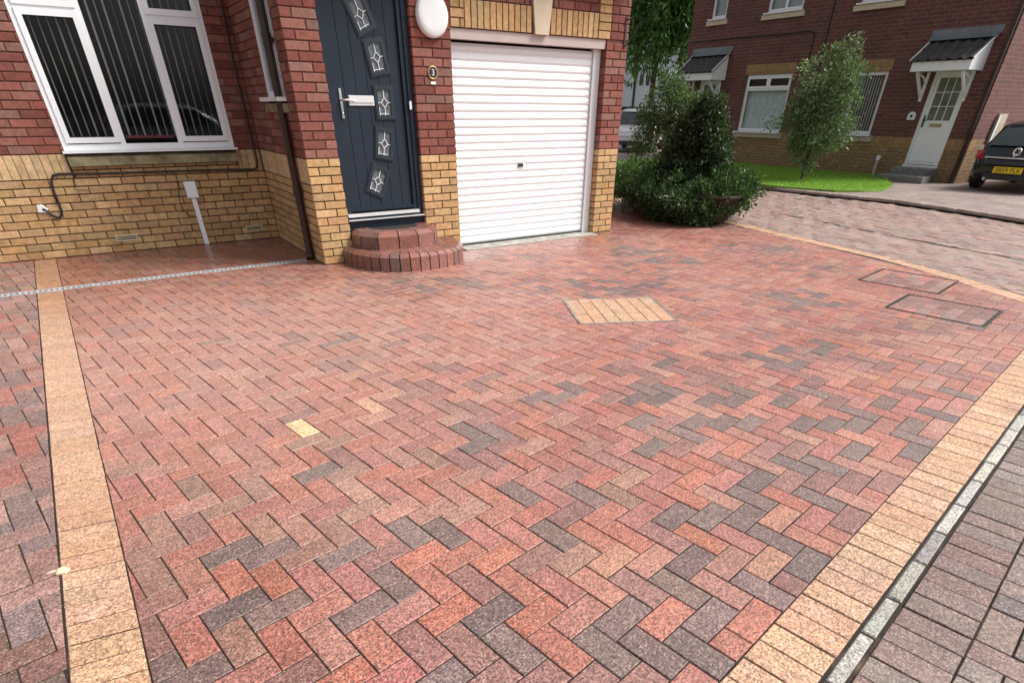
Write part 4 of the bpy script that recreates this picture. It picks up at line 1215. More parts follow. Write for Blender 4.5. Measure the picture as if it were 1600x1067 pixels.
# the lower light of that window runs across both columns
for o in []: pass
MB().box(X2+.052, X2+.108, op_win1[0]+.06, op_win1[1]-.06, op_win1[2]+.94, op_win1[2]+1.0).build('transom', M['upvc'], N)
m = MB(); m.add([(X2+.17, op_win1[0]+.05, .93), (X2+.17, op_win1[1]-.05, .93), (X2+.17, op_win1[1]-.05, 1.88), (X2+.17, op_win1[0]+.05, 1.88)], [(0, 1, 2, 3)]); m.build('net_curtain', M['curtain'], N, fix=False)
win2(op_win2, [(.06, .62, [(.07, 1.17, 0)]), (.68, 1.38, [(.07, 1.17, 0)])])
for k in range(20):
    y_ = op_win2[0]+.07+1.3*k/19
    m = MB(); m.add([(X2+.13, y_-.022, .96), (X2+.15, y_+.022, .96), (X2+.15, y_+.022, 2.1), (X2+.13, y_-.022, 2.1)], [(0, 1, 2, 3)]); m.build('blind_slat', M['upvc'], N, fix=False)
for op in (op_u1, op_u2, op_u3):
    wd = op[1]-op[0]
    win2(op, [(.06, wd-.06, [(.07, 1.04, 0)])] if wd < .7 else [(.06, wd/2-.03, [(.07, 1.04, 0)]), (wd/2+.03, wd-.06, [(.07, 1.04, 0)])])
    m = MB(); m.add([(X2+.16, op[0]+.05, op[2]+.05), (X2+.16, op[1]-.05, op[2]+.05), (X2+.16, op[1]-.05, op[3]-.05), (X2+.16, op[0]+.05, op[3]-.05)], [(0, 1, 2, 3)]); m.build('net_curtain', M['curtain'], N, fix=False)
# doors
def door2(op, glazed=True):
    y0, y1, z0, z1 = op
    Dn = bpy.data.objects.new('front_door', None); COL.objects.link(Dn); Dn.parent = N; Dn.matrix_parent_inverse = Matrix.Translation(-Vector(N['base'])); Dn['base'] = [0, 0, 0]
    x = X2+.03
    m = MB(); m.box(x-.01, x+.09, y0, y0+.06, z0, z1); m.box(x-.01, x+.09, y1-.06, y1, z0, z1); m.box(x-.01, x+.09, y0+.06, y1-.06, z1-.06, z1); m.box(x-.05, x+.09, y0-.01, y1+.01, z0-.04, z0-.001); m.build('door_frame', M['upvc'], Dn)
    a, b = y0+.065, y1-.065; zg = z0+.86; zt = z1-.16
    m = MB(); m.box(x+.01, x+.06, a, b, z0+.01, zg); m.box(x+.01, x+.06, a, b, zt, z1-.065); m.box(x+.01, x+.06, a, a+.07, zg+.001, zt-.001); m.box(x+.01, x+.06, b-.07, b, zg+.001, zt-.001); m.build('door_leaf', M['upvc'], Dn)
    m = MB(); m.box(x+.006, x+.0098, a+.06, b-.06, z0+.06, z0+.07); m.build('drip_bar', M['steel'], Dn)
    ya, yb = a+.072, b-.072
    for i in range(3):
        for j in range(3):
            p0, p1 = ya+(yb-ya)*i/3+.006, ya+(yb-ya)*(i+1)/3-.006; q0, q1 = zg+.002+(zt-zg)*j/3+.006, zg+(zt-zg)*(j+1)/3-.006
            m = MB(); m.add([(x+.035, p1, q0), (x+.035, p0, q0), (x+.035, p0, q1), (x+.035, p1, q1)], [(0, 1, 2, 3)]); m.build('pane', M['lead_glass2'], Dn, fix=False)
    m = MB()
    for i in (1, 2):
        yy = ya+(yb-ya)*i/3; m.box(x+.02, x+.045, yy-.007, yy+.007, zg+.001, zt-.001)
        zz = zg+(zt-zg)*i/3; m.box(x+.022, x+.043, ya, yb, zz-.007, zz+.007)
    m.build('glazing_bar', M['upvc'], Dn)
    m = MB(); m.box(x-.004, x+.009, (a+b)/2-.13, (a+b)/2+.13, zg-.12, zg-.06); m.build('letter_plate', M['gold'], Dn)
    m = MB(); m.box(x-.006, x+.009, b-.05, b-.02, zg-.13, zg+.09); m.tube([(x-.005, b-.035, zg), (x-.05, b-.035, zg), (x-.052, b-.12, zg)], .009); m.build('door_handle', M['black'], Dn)
M['lead_glass2'] = plain('door_glass', (.16, .175, .14), .3, var=.35, vscale=6)
door2(op_door); door2(op_doorA)
# tiled canopies over the doors
def canopy(y0, y1, zf, zw, dep, yside):
    C = bpy.data.objects.new('door_canopy', None); COL.objects.link(C); C.parent = N; C.matrix_parent_inverse = Matrix.Translation(-Vector(N['base'])); C['base'] = [0, 0, 0]
    xf = X2-dep
    m = MB(); m.box(xf, xf+.02, y0, y1, zf, zf+.16); m.build('fascia', M['upvc'], C)
    for yy in (y0+.002, y1-.022):
        m = MB(); m.add([(xf+.021, yy, zf), (X2-.005, yy, zf), (X2-.005, yy, zw-.05), (xf+.021, yy, zf+.16), (xf+.021, yy+.02, zf), (X2-.005, yy+.02, zf), (X2-.005, yy+.02, zw-.05), (xf+.021, yy+.02, zf+.16)], [(0,1,2,3),(4,7,6,5),(0,4,5,1),(1,5,6,2),(2,6,7,3),(3,7,4,0)]); m.build('cheek', M['upvc'], C)
    m = MB(); m.box(xf+.021, X2-.006, y0+.023, y1-.023, zf+.01, zf+.02); m.build('soffit', M['upvc'], C)
    nt = 6; rows = 2
    for r in range(rows):
        for k in range(nt):
            ya, yb = y0-.03+(y1-y0+.06)*k/nt, y0-.03+(y1-y0+.06)*(k+1)/nt
            t0, t1 = r/rows, (r+1)/rows+.04
            pts0 = (xf-.05+(dep+.05)*t0, zf+.16+(zw-zf-.16)*t0+.02*(1 if r else 1)); pts1 = (xf-.05+(dep+.05)*min(t1, 1), zf+.16+(zw-zf-.16)*min(t1, 1)+.0)
            m = MB(); n_ = 7; vs_ = []
            for (xx, zz) in (pts0, pts1):
                for j in range(n_): 
                    u_ = j/(n_-1); vs_.append((xx, ya+(yb-ya)*u_, zz+.022*math.sin(u_*2*math.pi)+.012))
                for j in range(n_):
                    u_ = j/(n_-1); vs_.append((xx, ya+(yb-ya)*u_, zz+.022*math.sin(u_*2*math.pi)-.008))
            fs = [(j, j+1, 2*n_+j+1, 2*n_+j) for j in range(n_-1)] + [(n_+j+1, n_+j, 3*n_+j, 3*n_+j+1) for j in range(n_-1)] + [(j+1, j, n_+j, n_+j+1) for j in range(n_-1)]
            m.add(vs_, fs, smooth=False); m.build('roof_tile', M['roof_tile'], C)
    for yy in (y0-.045, y1+.03):
        m = MB(); m.rail((xf-.055, yy+.008, zf+.185), (X2-.01, yy+.008, zw+.03), .02, .03); m.build('verge', M['lamp_white'], C)
    m = MB(); m.add([(X2-.006, y0-.1, zw+.17), (X2-.006, y1+.1, zw+.17), (X2-.02, y1+.1, zw+.05), (X2-.02, y0-.1, zw+.05), (X2-.16, y1+.06, zw-.02), (X2-.16, y0-.06, zw-.02)], [(0,1,2,3),(3,2,4,5)]); m.build('flashing', M['lead'], C)
    for yy in (y0+.14, y1-.14):
        m = MB(); m.box(X2-.06, X2-.006, yy-.025, yy+.025, zf-.52, zf-.001); m.rail((X2-.07, yy, zf-.44), (xf+.08, yy, zf-.02), .045, .05); m.tube([(X2-.05, yy, zf-.2), (X2-.2, yy, zf-.09), (xf+.12, yy, zf-.03)], .02, 6); m.build('bracket', M['upvc'], C)
canopy(.58, 1.78, 2.10, 2.66, .62, 0)
canopy(7.42, 8.72, 2.10, 2.70, .62, 0)
# steps to the neighbour's door
NS = thing('stone_steps', 'two grey stone steps below the white panelled door', 'steps', (14.3, 1.1, .06))
MB().slab(ccw([(14.36, .70), (X2-.005, .70), (X2-.005, 1.58), (14.36, 1.58)]), .055, .33, .015).build('step', M['step_stone'], NS)
MB().slab(ccw([(13.98, .62), (14.355, .62), (14.355, 1.70), (13.98, 1.70)]), .055, .19, .015).build('step', M['step_stone'], NS)
# downpipe, cables and small fittings
DP2 = thing('downpipe', 'dark downpipe at the corner of the neighbouring brick house', 'downpipe', (X2-.06, .31, .06))
MB().tube([(X2-.06, .31, .07), (X2-.06, .31, 4.9)], .042, 10).build('pipe', M['brown_pipe'], DP2)
for z in (1.0, 2.6): MB().tube([(X2-.06, .31, z), (X2-.06, .31, z+.08)], .05, 10).build('clip', M['brown_pipe'], DP2)
def h2p(px, py): p = at(px, py, 0, X2-.015); return tuple(p)
tag(MB().tube([h2p(*p) for p in ((1080, 67), (1150, 60), (1225, 54), (1262, 49), (1272, 51), (1272, 58), (1264, 90), (1257, 115), (1245, 170))], .014, 6).build('wall_cable', M['black']), 'dark cable running along the neighbouring house and down beside its window', 'cable')
tag(MB().tube([h2p(*p) for p in ((1309, -30), (1305, 0), (1294, 45), (1284, 90), (1270, 150))], .018, 6).build('wall_cable', M['black']), 'dark vertical cable on the neighbouring house behind the small tree', 'cable')
nq = at(1424.5, 182, 0, X2)
NPL = thing('house_number', 'small white number plaque on the dark brick beside the white door', 'house number', tuple(nq))
Mx = Matrix.Translation((X2-.012, nq[1], nq[2])) @ Matrix.Rotation(-math.pi/2, 4, 'Z') @ Matrix.Rotation(math.pi/2, 4, 'X')
MB().slab(ccw([(-.09, -.07), (.09, -.07), (.09, .03), (.04, .085), (-.04, .085), (-.09, .03)]), -.011, .006, .003).xform(Mx).build('plate', M['lamp_white'], NPL)
MB().lathe([(.03, 0), (.0005, .001)], 12, (0, 0, .0075), 'z').xform(Mx).build('mark', M['ink'], NPL)
vt = at(1375, 248, 0, X2)
VT = thing('gas_vent', 'short white vent pipe standing against the buff brick plinth', 'vent', (X2-.1, vt[1], .06))
MB().tube([(X2-.1, vt[1]-.0, .07), (X2-.09, vt[1], .42)], .035, 10).build('pipe', M['timber'], VT)
MB().tube([(X2-.09, vt[1], .425), (X2-.09, vt[1], .52)], .05, 10).build('cap', M['lamp_white'], VT)
# white post on the side wall
wp0 = at(1561, 178, 1, YA-.02); wp1 = at(1571, 178, 1, YA-.02)
WP = thing('white_post', 'pale timber door post on the side wall above the black car', 'post', (wp0[0], YA, .06))
MB().box(wp0[0], wp0[0]+.42, YA-.05, YA-.003, .07, wp0[2]).build('board', M['timber'], WP)
MB().box(wp0[0]-.02, wp0[0]+.05, YA-.07, YA-.051, .07, wp0[2]-.03).build('trim', M['lamp_white'], WP)

# ------------------------------------------------------------------ lawn
def gz(px, py, z=.064): return tuple(at(px, py, 2, z)[:2])
lawn_poly = ccw([gz(1100, 284), gz(1183, 291), gz(1240, 296), gz(1306, 300.5), gz(1350, 300.5), gz(1380, 298.5), gz(1394, 293), gz(1388, 287), (X2-.01, 1.85), (X2-.01, 9.0), (11.5, 9.0)])
m = MB(); m.add([(p[0], p[1], .0645) for p in lawn_poly] + [(p[0], p[1], .10) for p in lawn_poly], [tuple(range(len(lawn_poly), 2*len(lawn_poly)))] + [(i, (i+1) % len(lawn_poly), len(lawn_poly)+(i+1) % len(lawn_poly), len(lawn_poly)+i) for i in range(len(lawn_poly))])
lawn = kind(m.build('lawn', M['turf'], fix=False), 'structure')
def fast_mesh(name, V, nper, cols, mat, parent=None):
    """V: (n*nper,3) polygons of nper corners each"""
    n = len(V)//nper
    me = bpy.data.meshes.new(name)
    me.vertices.add(len(V)); me.vertices.foreach_set('co', np.asarray(V, np.float32).ravel())
    me.loops.add(len(V)); me.loops.foreach_set('vertex_index', np.arange(len(V), dtype=np.int32))
    me.polygons.add(n); me.polygons.foreach_set('loop_start', np.arange(0, len(V), nper, dtype=np.int32))
    me.update(calc_edges=True)
    a = me.color_attributes.new('col', 'FLOAT_COLOR', 'CORNER')
    c = np.ones((n, nper, 4), np.float32); c[:, :, :3] = np.asarray(cols, np.float32)[:, None, :]
    a.data.foreach_set('color', c.ravel())
    me.materials.append(mat); me.validate()
    return link(name, me, parent)
rng = np.random.default_rng(5)
def in_poly(P, poly):
    poly = np.array(poly); x, y_ = P[:, 0], P[:, 1]; r = np.zeros(len(P), bool)
    for i in range(len(poly)):
        (xa, ya), (xb, yb) = poly[i], poly[i-1]
        c = ((ya > y_) != (yb > y_)) & (x < (xb-xa)*(y_-ya)/(yb-ya+1e-12)+xa); r ^= c
    return r
lp = np.array(lawn_poly)
P = np.c_[rng.uniform(lp[:, 0].min(), lp[:, 0].max(), 90000), rng.uniform(lp[:, 1].min(), 7.5, 90000)]
P = P[in_poly(P, lawn_poly)][:52000]
n = len(P); th = rng.uniform(0, 2*np.pi, n); hh = rng.uniform(.02, .055, n); ln_ = rng.normal(0, .018, (n, 2)); wd = rng.uniform(.003, .006, n)
base = np.c_[P, np.full(n, .098)]
d = np.c_[np.cos(th)*wd, np.sin(th)*wd, np.zeros(n)]
tip = base + np.c_[ln_, hh]
V = np.stack([base-d, base+d, tip], 1).reshape(-1, 3)
gc = np.array([.19, .34, .05])*rng.uniform(.7, 1.35, (n, 1))*np.array([1, 1, 1]) + rng.uniform(0, .05, (n, 1))*np.array([1, .7, 0])
kind(fast_mesh('grass', V, 3, gc, M['grass'], lawn), 'stuff')

# ------------------------------------------------------------------ foliage
def leaves(name, pts, size, cols, mat, parent, aspect=.5, droop=.3, out=None, seed=1, cup=.15):
    """one diamond leaf, folded along its rib, at each point"""
    r = np.random.default_rng(seed); n = len(pts)
    t = r.normal(0, 1, (n, 3)); 
    if out is not None: t += out*1.3
    t[:, 2] -= droop; t /= np.linalg.norm(t, axis=1)[:, None]
    a = r.normal(0, 1, (n, 3)); s = np.cross(t, a); s /= np.linalg.norm(s, axis=1)[:, None]; u = np.cross(s, t)
    L_ = r.uniform(size[0], size[1], n)[:, None]; W_ = L_*aspect*.5
    b = pts; m1 = b + t*L_*.45; tp = b + t*L_ - u*L_*.12
    A = np.stack([b, m1+s*W_+u*L_*cup, tp], 1); B_ = np.stack([b, tp, m1-s*W_+u*L_*cup], 1)
    V = np.concatenate([A, B_], 1).reshape(-1, 3)
    c = np.array(cols)[r.integers(0, len(cols), n)]*r.uniform(.65, 1.4, (n, 1))
    return fast_mesh(name, V, 3, np.repeat(c, 2, 0), mat, parent)
def blob_points(blobs, n, seed, clump=.09, nclump=None, shell=.55):
    """points in clumps through the outer part of a set of ellipsoids"""
    r = np.random.default_rng(seed); C = np.array([b[0] for b in blobs]); R = np.array([b[1] for b in blobs])
    wgt = (R.prod(1))**(2/3); wgt /= wgt.sum()
    k = nclump or n//22
    i = r.choice(len(blobs), k, p=wgt); d = r.normal(0, 1, (k, 3)); d /= np.linalg.norm(d, axis=1)[:, None]
    rad = shell + (1-shell)*r.random((k, 1))**.6
    cen = C[i] + d*R[i]*rad*(1+.12*r.normal(0, 1, (k, 1)))
    j = r.integers(0, k, n)
    off = r.normal(0, clump, (n, 3))
    return cen[j]+off, d[j]
def branchy(m, base, top, r0, r1, seed, n=5, bend=.06, limbs=6, spread=.5, lz=(.4, .95)):
    r = random.Random(seed); base = Vector(base); top = Vector(top)
    pts = [base.lerp(top, i/n) + Vector((r.uniform(-bend, bend), r.uniform(-bend, bend), 0))*(1 if 0 < i < n else 0) for i in range(n+1)]
    m.tube(pts, [r0+(r1-r0)*i/n for i in range(n+1)], 8)
    for k in range(limbs):
        f = r.uniform(*lz); p = base.lerp(top, f); a = r.uniform(0, 6.28); L_ = spread*r.uniform(.5, 1)
        q = p + Vector((math.cos(a)*L_, math.sin(a)*L_, L_*r.uniform(.3, .9)))
        m.tube([p, p.lerp(q, .5)+Vector((0, 0, -.03)), q], [r0*.45, r0*.3, r0*.12], 6)
GREEN = [(.045, .085, .022), (.055, .105, .028), (.035, .07, .02), (.075, .13, .035)]
# planter with its column of evergreen and low shrubs
PT = thing('wooden_planter', 'long dark flared planter standing at the edge of the drive', 'planter', (6.05, .55, 0))
pc = (6.06, .60); pang = math.atan2(2.35, .62)
Mx = Matrix.Translation((pc[0], pc[1], 0)) @ Matrix.Rotation(pang, 4, 'Z')
m = MB(); m.lathe([(0.001, .004), (.94, .004), (1.0, .05), (1.13, .28), (1.19, .38), (1.15, .385), (1.08, .31), (.001, .30)], 40, sx=1.14, sy=.585, smooth=True); m.xform(Mx).build('tub', M['planter'], PT)
m = MB(); m.lathe([(1.175, .36), (1.21, .365), (1.21, .40), (1.15, .40)], 40, sx=1.14, sy=.585); m.xform(Mx).build('rim', M['planter'], PT)
m = MB(); m.lathe([(0.001, .335), (1.1, .33)], 30, sx=1.14, sy=.585); m.xform(Mx).build('soil', M['soil'], PT)
CN = thing('evergreen_shrub', 'tall dark evergreen column growing from the planter', 'shrub', (6.05, .40, .33))
m = MB(); branchy(m, (6.05, .40, .33), (6.03, .36, 1.40), .05, .015, 3, limbs=14, spread=.4, lz=(.1, .9)); m.build('trunk', M['bark'], CN)
bl_ = [((c_[0][0], c_[0][1]+.26, .33+(c_[0][2]-.33)*.92), (c_[1][0]*.95, c_[1][1]*.92, c_[1][2])) for c_ in [((6.05, .16, .58), (.56, .62, .34)), ((6.05, .13, .88), (.48, .56, .32)), ((6.04, .06, 1.14), (.36, .44, .26)), ((6.03, .02, 1.38), (.24, .33, .2)), ((6.0, -.08, 1.54), (.13, .17, .13)), ((6.0, .12, 1.56), (.1, .13, .12)), ((6.05, .34, 1.26), (.16, .18, .16)), ((6.0, -.36, 1.02), (.18, .18, .2)), ((6.0, .55, .95), (.16, .16, .18)), ((5.9, -.38, .72), (.2, .22, .2))]]
p_, d_ = blob_points(bl_, 21000, 11, .045, 620, .5)
leaves('crown', p_, (.03, .07), [(.018, .035, .012), (.026, .05, .016), (.04, .07, .022), (.06, .085, .03)], M['leaf'], CN, .5, .0, d_, 21)
S1 = thing('low_shrub', 'low bright green mound at the garage end of the planter', 'shrub', (6.35, 1.45, .33))
m = MB(); branchy(m, (6.35, 1.45, .3), (6.3, 1.45, .55), .03, .01, 4, limbs=10, spread=.35, lz=(.0, .6)); m.build('stems', M['bark'], S1)
p_, d_ = blob_points([((c_[0][0]-.08, c_[0][1], c_[0][2]-.07), (c_[1][0]*1.18, c_[1][1]*1.1, c_[1][2]*1.2)) for c_ in [((6.32, 1.50, .50), (.55, .62, .26)), ((6.1, 1.1, .48), (.55, .5, .26)), ((6.3, 2.0, .42), (.45, .4, .25)), ((5.95, 1.5, .42), (.4, .5, .22)), ((5.85, 1.05, .36), (.3, .4, .2))]], 17000, 12, .042, 480, .6)
leaves('crown', p_, (.025, .055), [(.05, .115, .022), (.07, .15, .03), (.04, .09, .02), (.09, .17, .035)], M['leaf'], S1, .55, -.3, d_, 22)
S2 = thing('low_shrub', 'low glossy green shrub spilling over the planter rim by the road', 'shrub', (5.85, -.3, .33))
m = MB(); branchy(m, (5.85, -.3, .3), (5.85, -.3, .5), .03, .01, 5, limbs=10, spread=.4, lz=(.0, .6)); m.build('stems', M['bark'], S2)
p_, d_ = blob_points([((c_[0][0]-.06, c_[0][1]+.16, c_[0][2]-.08), (c_[1][0]*1.15, c_[1][1]*1.12, c_[1][2]*1.2)) for c_ in [((5.75, -.25, .44), (.58, .52, .26)), ((6.15, -.45, .47), (.46, .40, .22)), ((6.45, -.32, .47), (.32, .28, .18)), ((5.6, .25, .42), (.38, .5, .22)), ((5.6, -.45, .38), (.36, .28, .18)), ((5.95, -.68, .40), (.3, .16, .14)), ((5.45, .1, .33), (.28, .4, .17)), ((5.55, -.5, .30), (.25, .2, .14))]], 21000, 13, .042, 560, .6)
leaves('crown', p_, (.028, .06), [(.028, .06, .018), (.04, .085, .024), (.06, .11, .035), (.05, .10, .03)], M['leaf'], S2, .55, -.2, d_, 23)
# shrub on a pale stem further back
rb = (9.75, 4.62)
S3 = thing('standard_shrub', 'bushy green shrub on a bare pale stem behind the planter', 'shrub', (*rb, 0))
m = MB(); branchy(m, (*rb, -.01), (rb[0], rb[1]-.05, 1.35), .06, .03, 6, limbs=9, spread=.5, lz=(.55, .95)); m.build('trunk', M['pale_bark'], S3)
p_, d_ = blob_points([((rb[0], rb[1]+.1, 1.45), (.5, .62, .42)), ((rb[0], rb[1]+.02, 1.78), (.36, .42, .22)), ((rb[0], rb[1]+.55, 1.15), (.35, .36, .3)), ((rb[0], rb[1]+.75, .75), (.3, .3, .3)), ((rb[0], rb[1]-.5, 1.35), (.35, .35, .35)), ((rb[0], rb[1]-.25, 1.05), (.35, .3, .25))], 7000, 14, .06, 380, .45)
leaves('crown', p_, (.05, .09), [(.06, .11, .035), (.08, .14, .045), (.11, .17, .06), (.15, .20, .09)], M['leaf'], S3, .45, .1, d_, 24)
# young tree on the lawn
tb = at(1252, 281, 2, .10)
YT = thing('young_tree', 'slim young tree with pale grey green leaves on the lawn', 'tree', (tb[0], tb[1], .1))
def yt(px, py): return at(px, py, 0, tb[0])
tq = yt(1312, 90)
m = MB(); branchy(m, (tb[0], tb[1], .09), (tq[0], tq[1], tq[2]), .035, .008, 8, n=7, bend=.03, limbs=16, spread=.6, lz=(.32, .95)); m.build('trunk', M['bark'], YT)
cs = []
for px, py, rr in ((1312, 92, 19), (1322, 105, 20), (1292, 120, 26), (1314, 140, 24), (1280, 150, 28), (1302, 165, 27), (1268, 178, 26), (1296, 192, 26), (1318, 180, 14), (1255, 205, 22), (1280, 218, 22), (1305, 212, 18), (1262, 232, 16), (1338, 102, 12)):
    c_ = yt(px, py); k_ = rr/F_PX*17.5; cs.append(((c_[0]+rnd.uniform(-.25, .25), c_[1], c_[2]), (k_, k_*1.02, k_)))
p_, d_ = blob_points(cs, 10000, 15, .085, 230, .3)
leaves('crown', p_, (.055, .10), [(.13, .19, .085), (.17, .24, .12), (.095, .15, .065), (.22, .28, .16)], M['leaf'], YT, .38, .35, d_, 25)
# tall weeping tree behind
tx, ty = 18.3, 14.0
WT = thing('weeping_tree', 'tall dark green weeping tree beyond the end of the garage', 'tree', (tx, ty, 0))
m = MB(); branchy(m, (tx, ty, -.05), (tx, ty, 6.2), .13, .05, 9, limbs=18, spread=1.8, lz=(.62, .95)); m.build('trunk', M['bark'], WT)
r = np.random.default_rng(31)
nst = 1100; a_ = r.uniform(0, 2*np.pi, nst); rad = 2.5*np.sqrt(r.random(nst)); top = 7.6 - .35*rad**2 + r.normal(0, .4, nst); lng = r.uniform(1.0, 3.4, nst)
bot = np.maximum(top-lng, 1.75 + .6*r.random(nst)); pp = []; dd = []
for k in range(nst):
    nl = int((top[k]-bot[k])*26)
    z_ = r.uniform(bot[k], top[k], nl); w1 = r.normal(0, .07, (nl, 2))
    pp.append(np.c_[tx+rad[k]*np.cos(a_[k])+w1[:, 0], ty+rad[k]*np.sin(a_[k])+w1[:, 1], z_])
pp = np.concatenate(pp)
leaves('crown', pp, (.14, .28), [(.06, .14, .03), (.085, .19, .04), (.12, .24, .055), (.19, .31, .09)], M['leaf'], WT, .28, 1.6, None, 26)

# ------------------------------------------------------------------ cars
def hatchback(label, base, heading, paint, plate=None, badge=False, s=1.0, group=None):
    C = thing('parked_car', label, 'car', base, group)
    Mx = Matrix.Translation(base) @ Matrix.Rotation(heading, 4, 'Z') @ Matrix.Scale(s, 4)
    # x forward from the rear bumper, y to the car's left
    ST_ = [(0.0, .60, .36, .60, .63, .52), (.05, .72, .30, .64, .68, .60), (.11, .80, .27, .78, .82, .66), (.20, .845, .25, .88, .965, .66), (.36, .865, .25, .92, 1.14, .63), (.56, .872, .24, .93, 1.33, .60), (.72, .875, .24, .93, 1.40, .585), (1.1, .876, .23, .925, 1.445, .58),
           (1.9, .876, .23, .915, 1.455, .58), (2.45, .876, .23, .905, 1.41, .58), (2.85, .874, .23, .90, 1.22, .60), (3.25, .868, .23, .88, .99, .66), (3.7, .84, .25, .80, .88, .66), (4.05, .77, .28, .68, .74, .60), (4.22, .62, .33, .56, .60, .5)]
    def sec(st):
        x, hw, zb, zl, zr, hr = st
        return [(0, zb), (hw*.86, zb), (hw*.985, zb+.08), (hw, (zb+zl)/2), (hw*.985, zl-.04), (hw*.95, zl), (hr+(hw*.95-hr)*.35, zl+(zr-zl)*.62), (hr, zr-.045), (hr*.82, zr-.012), (hr*.4, zr), (0, zr+.006)]
    vs_ = []; k = 11
    for st in ST_:
        h = sec(st)
        ring = [(st[0], y_, z_) for y_, z_ in h] + [(st[0], -y_, z_) for y_, z_ in h[-2:0:-1]]
        vs_ += ring
    n = 20
    m = MB(); fs = [(i*n+j, i*n+(j+1) % n, (i+1)*n+(j+1) % n, (i+1)*n+j) for i in range(len(ST_)-1) for j in range(n)]
    fs += [tuple(range(n-1, -1, -1)), tuple((len(ST_)-1)*n+j for j in range(n))]
    m.add(vs_, fs, smooth=True); m.xform(Mx).build('body', paint, C)
    def part(name, m_, mat): m_.xform(Mx).build(name, mat, C)
    def skin(name, pts, mat, off):  # a panel set just proud of the body, given as quads
        m_ = MB(); m_.add([(p[0]+off[0], p[1]+off[1], p[2]+off[2]) for p in pts], [tuple(range(len(pts)))]); part(name, m_, mat)
    # rear window, wrapped over the tailgate
    m_ = MB(); rows = [(.165, .70, .925), (.25, .68, 1.02), (.36, .64, 1.13), (.47, .60, 1.245), (.565, .55, 1.325)]
    g_ = []
    for (x, w_, z_) in rows:
        for j in range(7):
            u_ = -1+2*j/6; g_.append((x-.030+.025*u_*u_, w_*u_*.96, z_+.016))
    m_.add(g_, [(i*7+j, i*7+j+1, (i+1)*7+j+1, (i+1)*7+j) for i in range(4) for j in range(6)], smooth=True); part('rear_window', m_, M['car_glass'])
    for sgn in (1, -1):
        lamp = MB(); lamp.add([(-.005+.03, sgn*.60, .66), (.10, sgn*.815, .66), (.17, sgn*.845, .80), (.16, sgn*.80, .98), (.10, sgn*.70, .93), (.05, sgn*.66, .80)], [(0, 1, 2, 3, 4, 5)])
        lamp.v = [(x-.02, y_+sgn*.02, z_) for x, y_, z_ in lamp.v]; part('tail_lamp', lamp, M['lamp_red'])
        l2 = MB(); l2.add([(.075, sgn*.70, .84), (.145, sgn*.825, .84), (.135, sgn*.795, .965), (.09, sgn*.715, .93)], [(0, 1, 2, 3)]); l2.v = [(x-.026, y_+sgn*.024, z_) for x, y_, z_ in l2.v]; part('reversing_lamp', l2, M['lamp_clear'])
        sd = MB(); sd.add([(.66, sgn*.845, .955), (3.0, sgn*.835, .93), (2.5, sgn*.69, 1.33), (1.2, sgn*.685, 1.375), (.80, sgn*.70, 1.31)], [(0, 1, 2, 3, 4)]); sd.v = [(x, y_+sgn*.022, z_) for x, y_, z_ in sd.v]; part('side_window', sd, M['car_glass'])
        for wx in (.74, 3.4):
            w_ = MB(); w_.lathe([(.20, -.10), (.30, -.10), (.315, -.06), (.315, .06), (.30, .10), (.20, .10)], 24, (wx, sgn*.79, .315), 'y'); part('tyre', w_, M['rubber'])
            w_ = MB(); w_.lathe([(.205, .055*sgn), (.19, .08*sgn), (.05, .07*sgn), (.0005, .075*sgn)], 20, (wx, sgn*.79, .315), 'y'); part('wheel_rim', w_, M['steel'])
        mr = MB(); mr.add([(2.72, sgn*.88, .94), (2.72, sgn*1.02, .95), (2.74, sgn*1.03, 1.06), (2.74, sgn*.90, 1.05), (2.86, sgn*.88, .94), (2.86, sgn*.99, .95), (2.85, sgn*1.0, 1.05), (2.85, sgn*.90, 1.05)], [(0,1,2,3),(4,7,6,5),(0,4,5,1),(1,5,6,2),(2,6,7,3),(3,7,4,0)]); part('door_mirror', mr, paint)
    # chrome strip across the tailgate, bumper line, wiper, plate
    m_ = MB(); m_.tube([(.055, .62, .70), (.02, .4, .70), (-.005, 0, .70), (.02, -.4, .70), (.055, -.62, .70)], .018, 6); part('chrome_strip', m_, M['chrome'])
    m_ = MB(); m_.tube([(.09, .80, .56), (.0, .62, .57), (-.035, .3, .57), (-.04, 0, .57), (-.035, -.3, .57), (.0, -.62, .57), (.09, -.80, .56)], .022, 6); part('bumper_trim', m_, paint)
    m_ = MB(); m_.tube([(.12, .0, .935), (.16, -.25, .985), (.17, -.33, .98)], .012, 5); part('rear_wiper', m_, M['black'])
    m_ = MB(); m_.add([(-.05, .45, .27), (-.05, -.45, .27), (-.02, -.5, .40), (-.02, .5, .40), (.05, .5, .25), (.05, -.5, .25)], [(0, 1, 2, 3), (0, 4, 5, 1)]); part('diffuser', m_, M['black'])
    m_ = MB(); m_.tube([(-.07, .42, .27), (.12, .42, .27)], .035, 10); part('exhaust', m_, M['steel'])
    if plate:
        m_ = MB(); m_.box(-.062, -.052, -.30, .30, .40, .53); part('number_plate', m_, M['plate'])
        text_mesh(plate, .135, M['ink'], Mx @ Matrix.Translation((-.0635, 0, .463)) @ Matrix.Rotation(-math.pi/2, 4, 'Z') @ UP, 'plate_lettering', C, .0008)
    if badge:
        m_ = MB(); m_.lathe([(.085, .055), (.085, .03), (.072, .025), (.066, .033), (.0005, .03)], 24, (0, 0, .83), 'x'); part('badge', m_, M['chrome'])
        m_ = MB(); m_.add([(.024, .03, .78), (.024, .05, .83), (.024, .02, .885), (.024, -.01, .86), (.024, -.05, .875), (.024, -.02, .83), (.024, -.045, .785), (.024, 0, .80)], [tuple(range(8))]); part('badge_emblem', m_, M['black'])
    return C
cb = at(1514, 303, 2, .065)
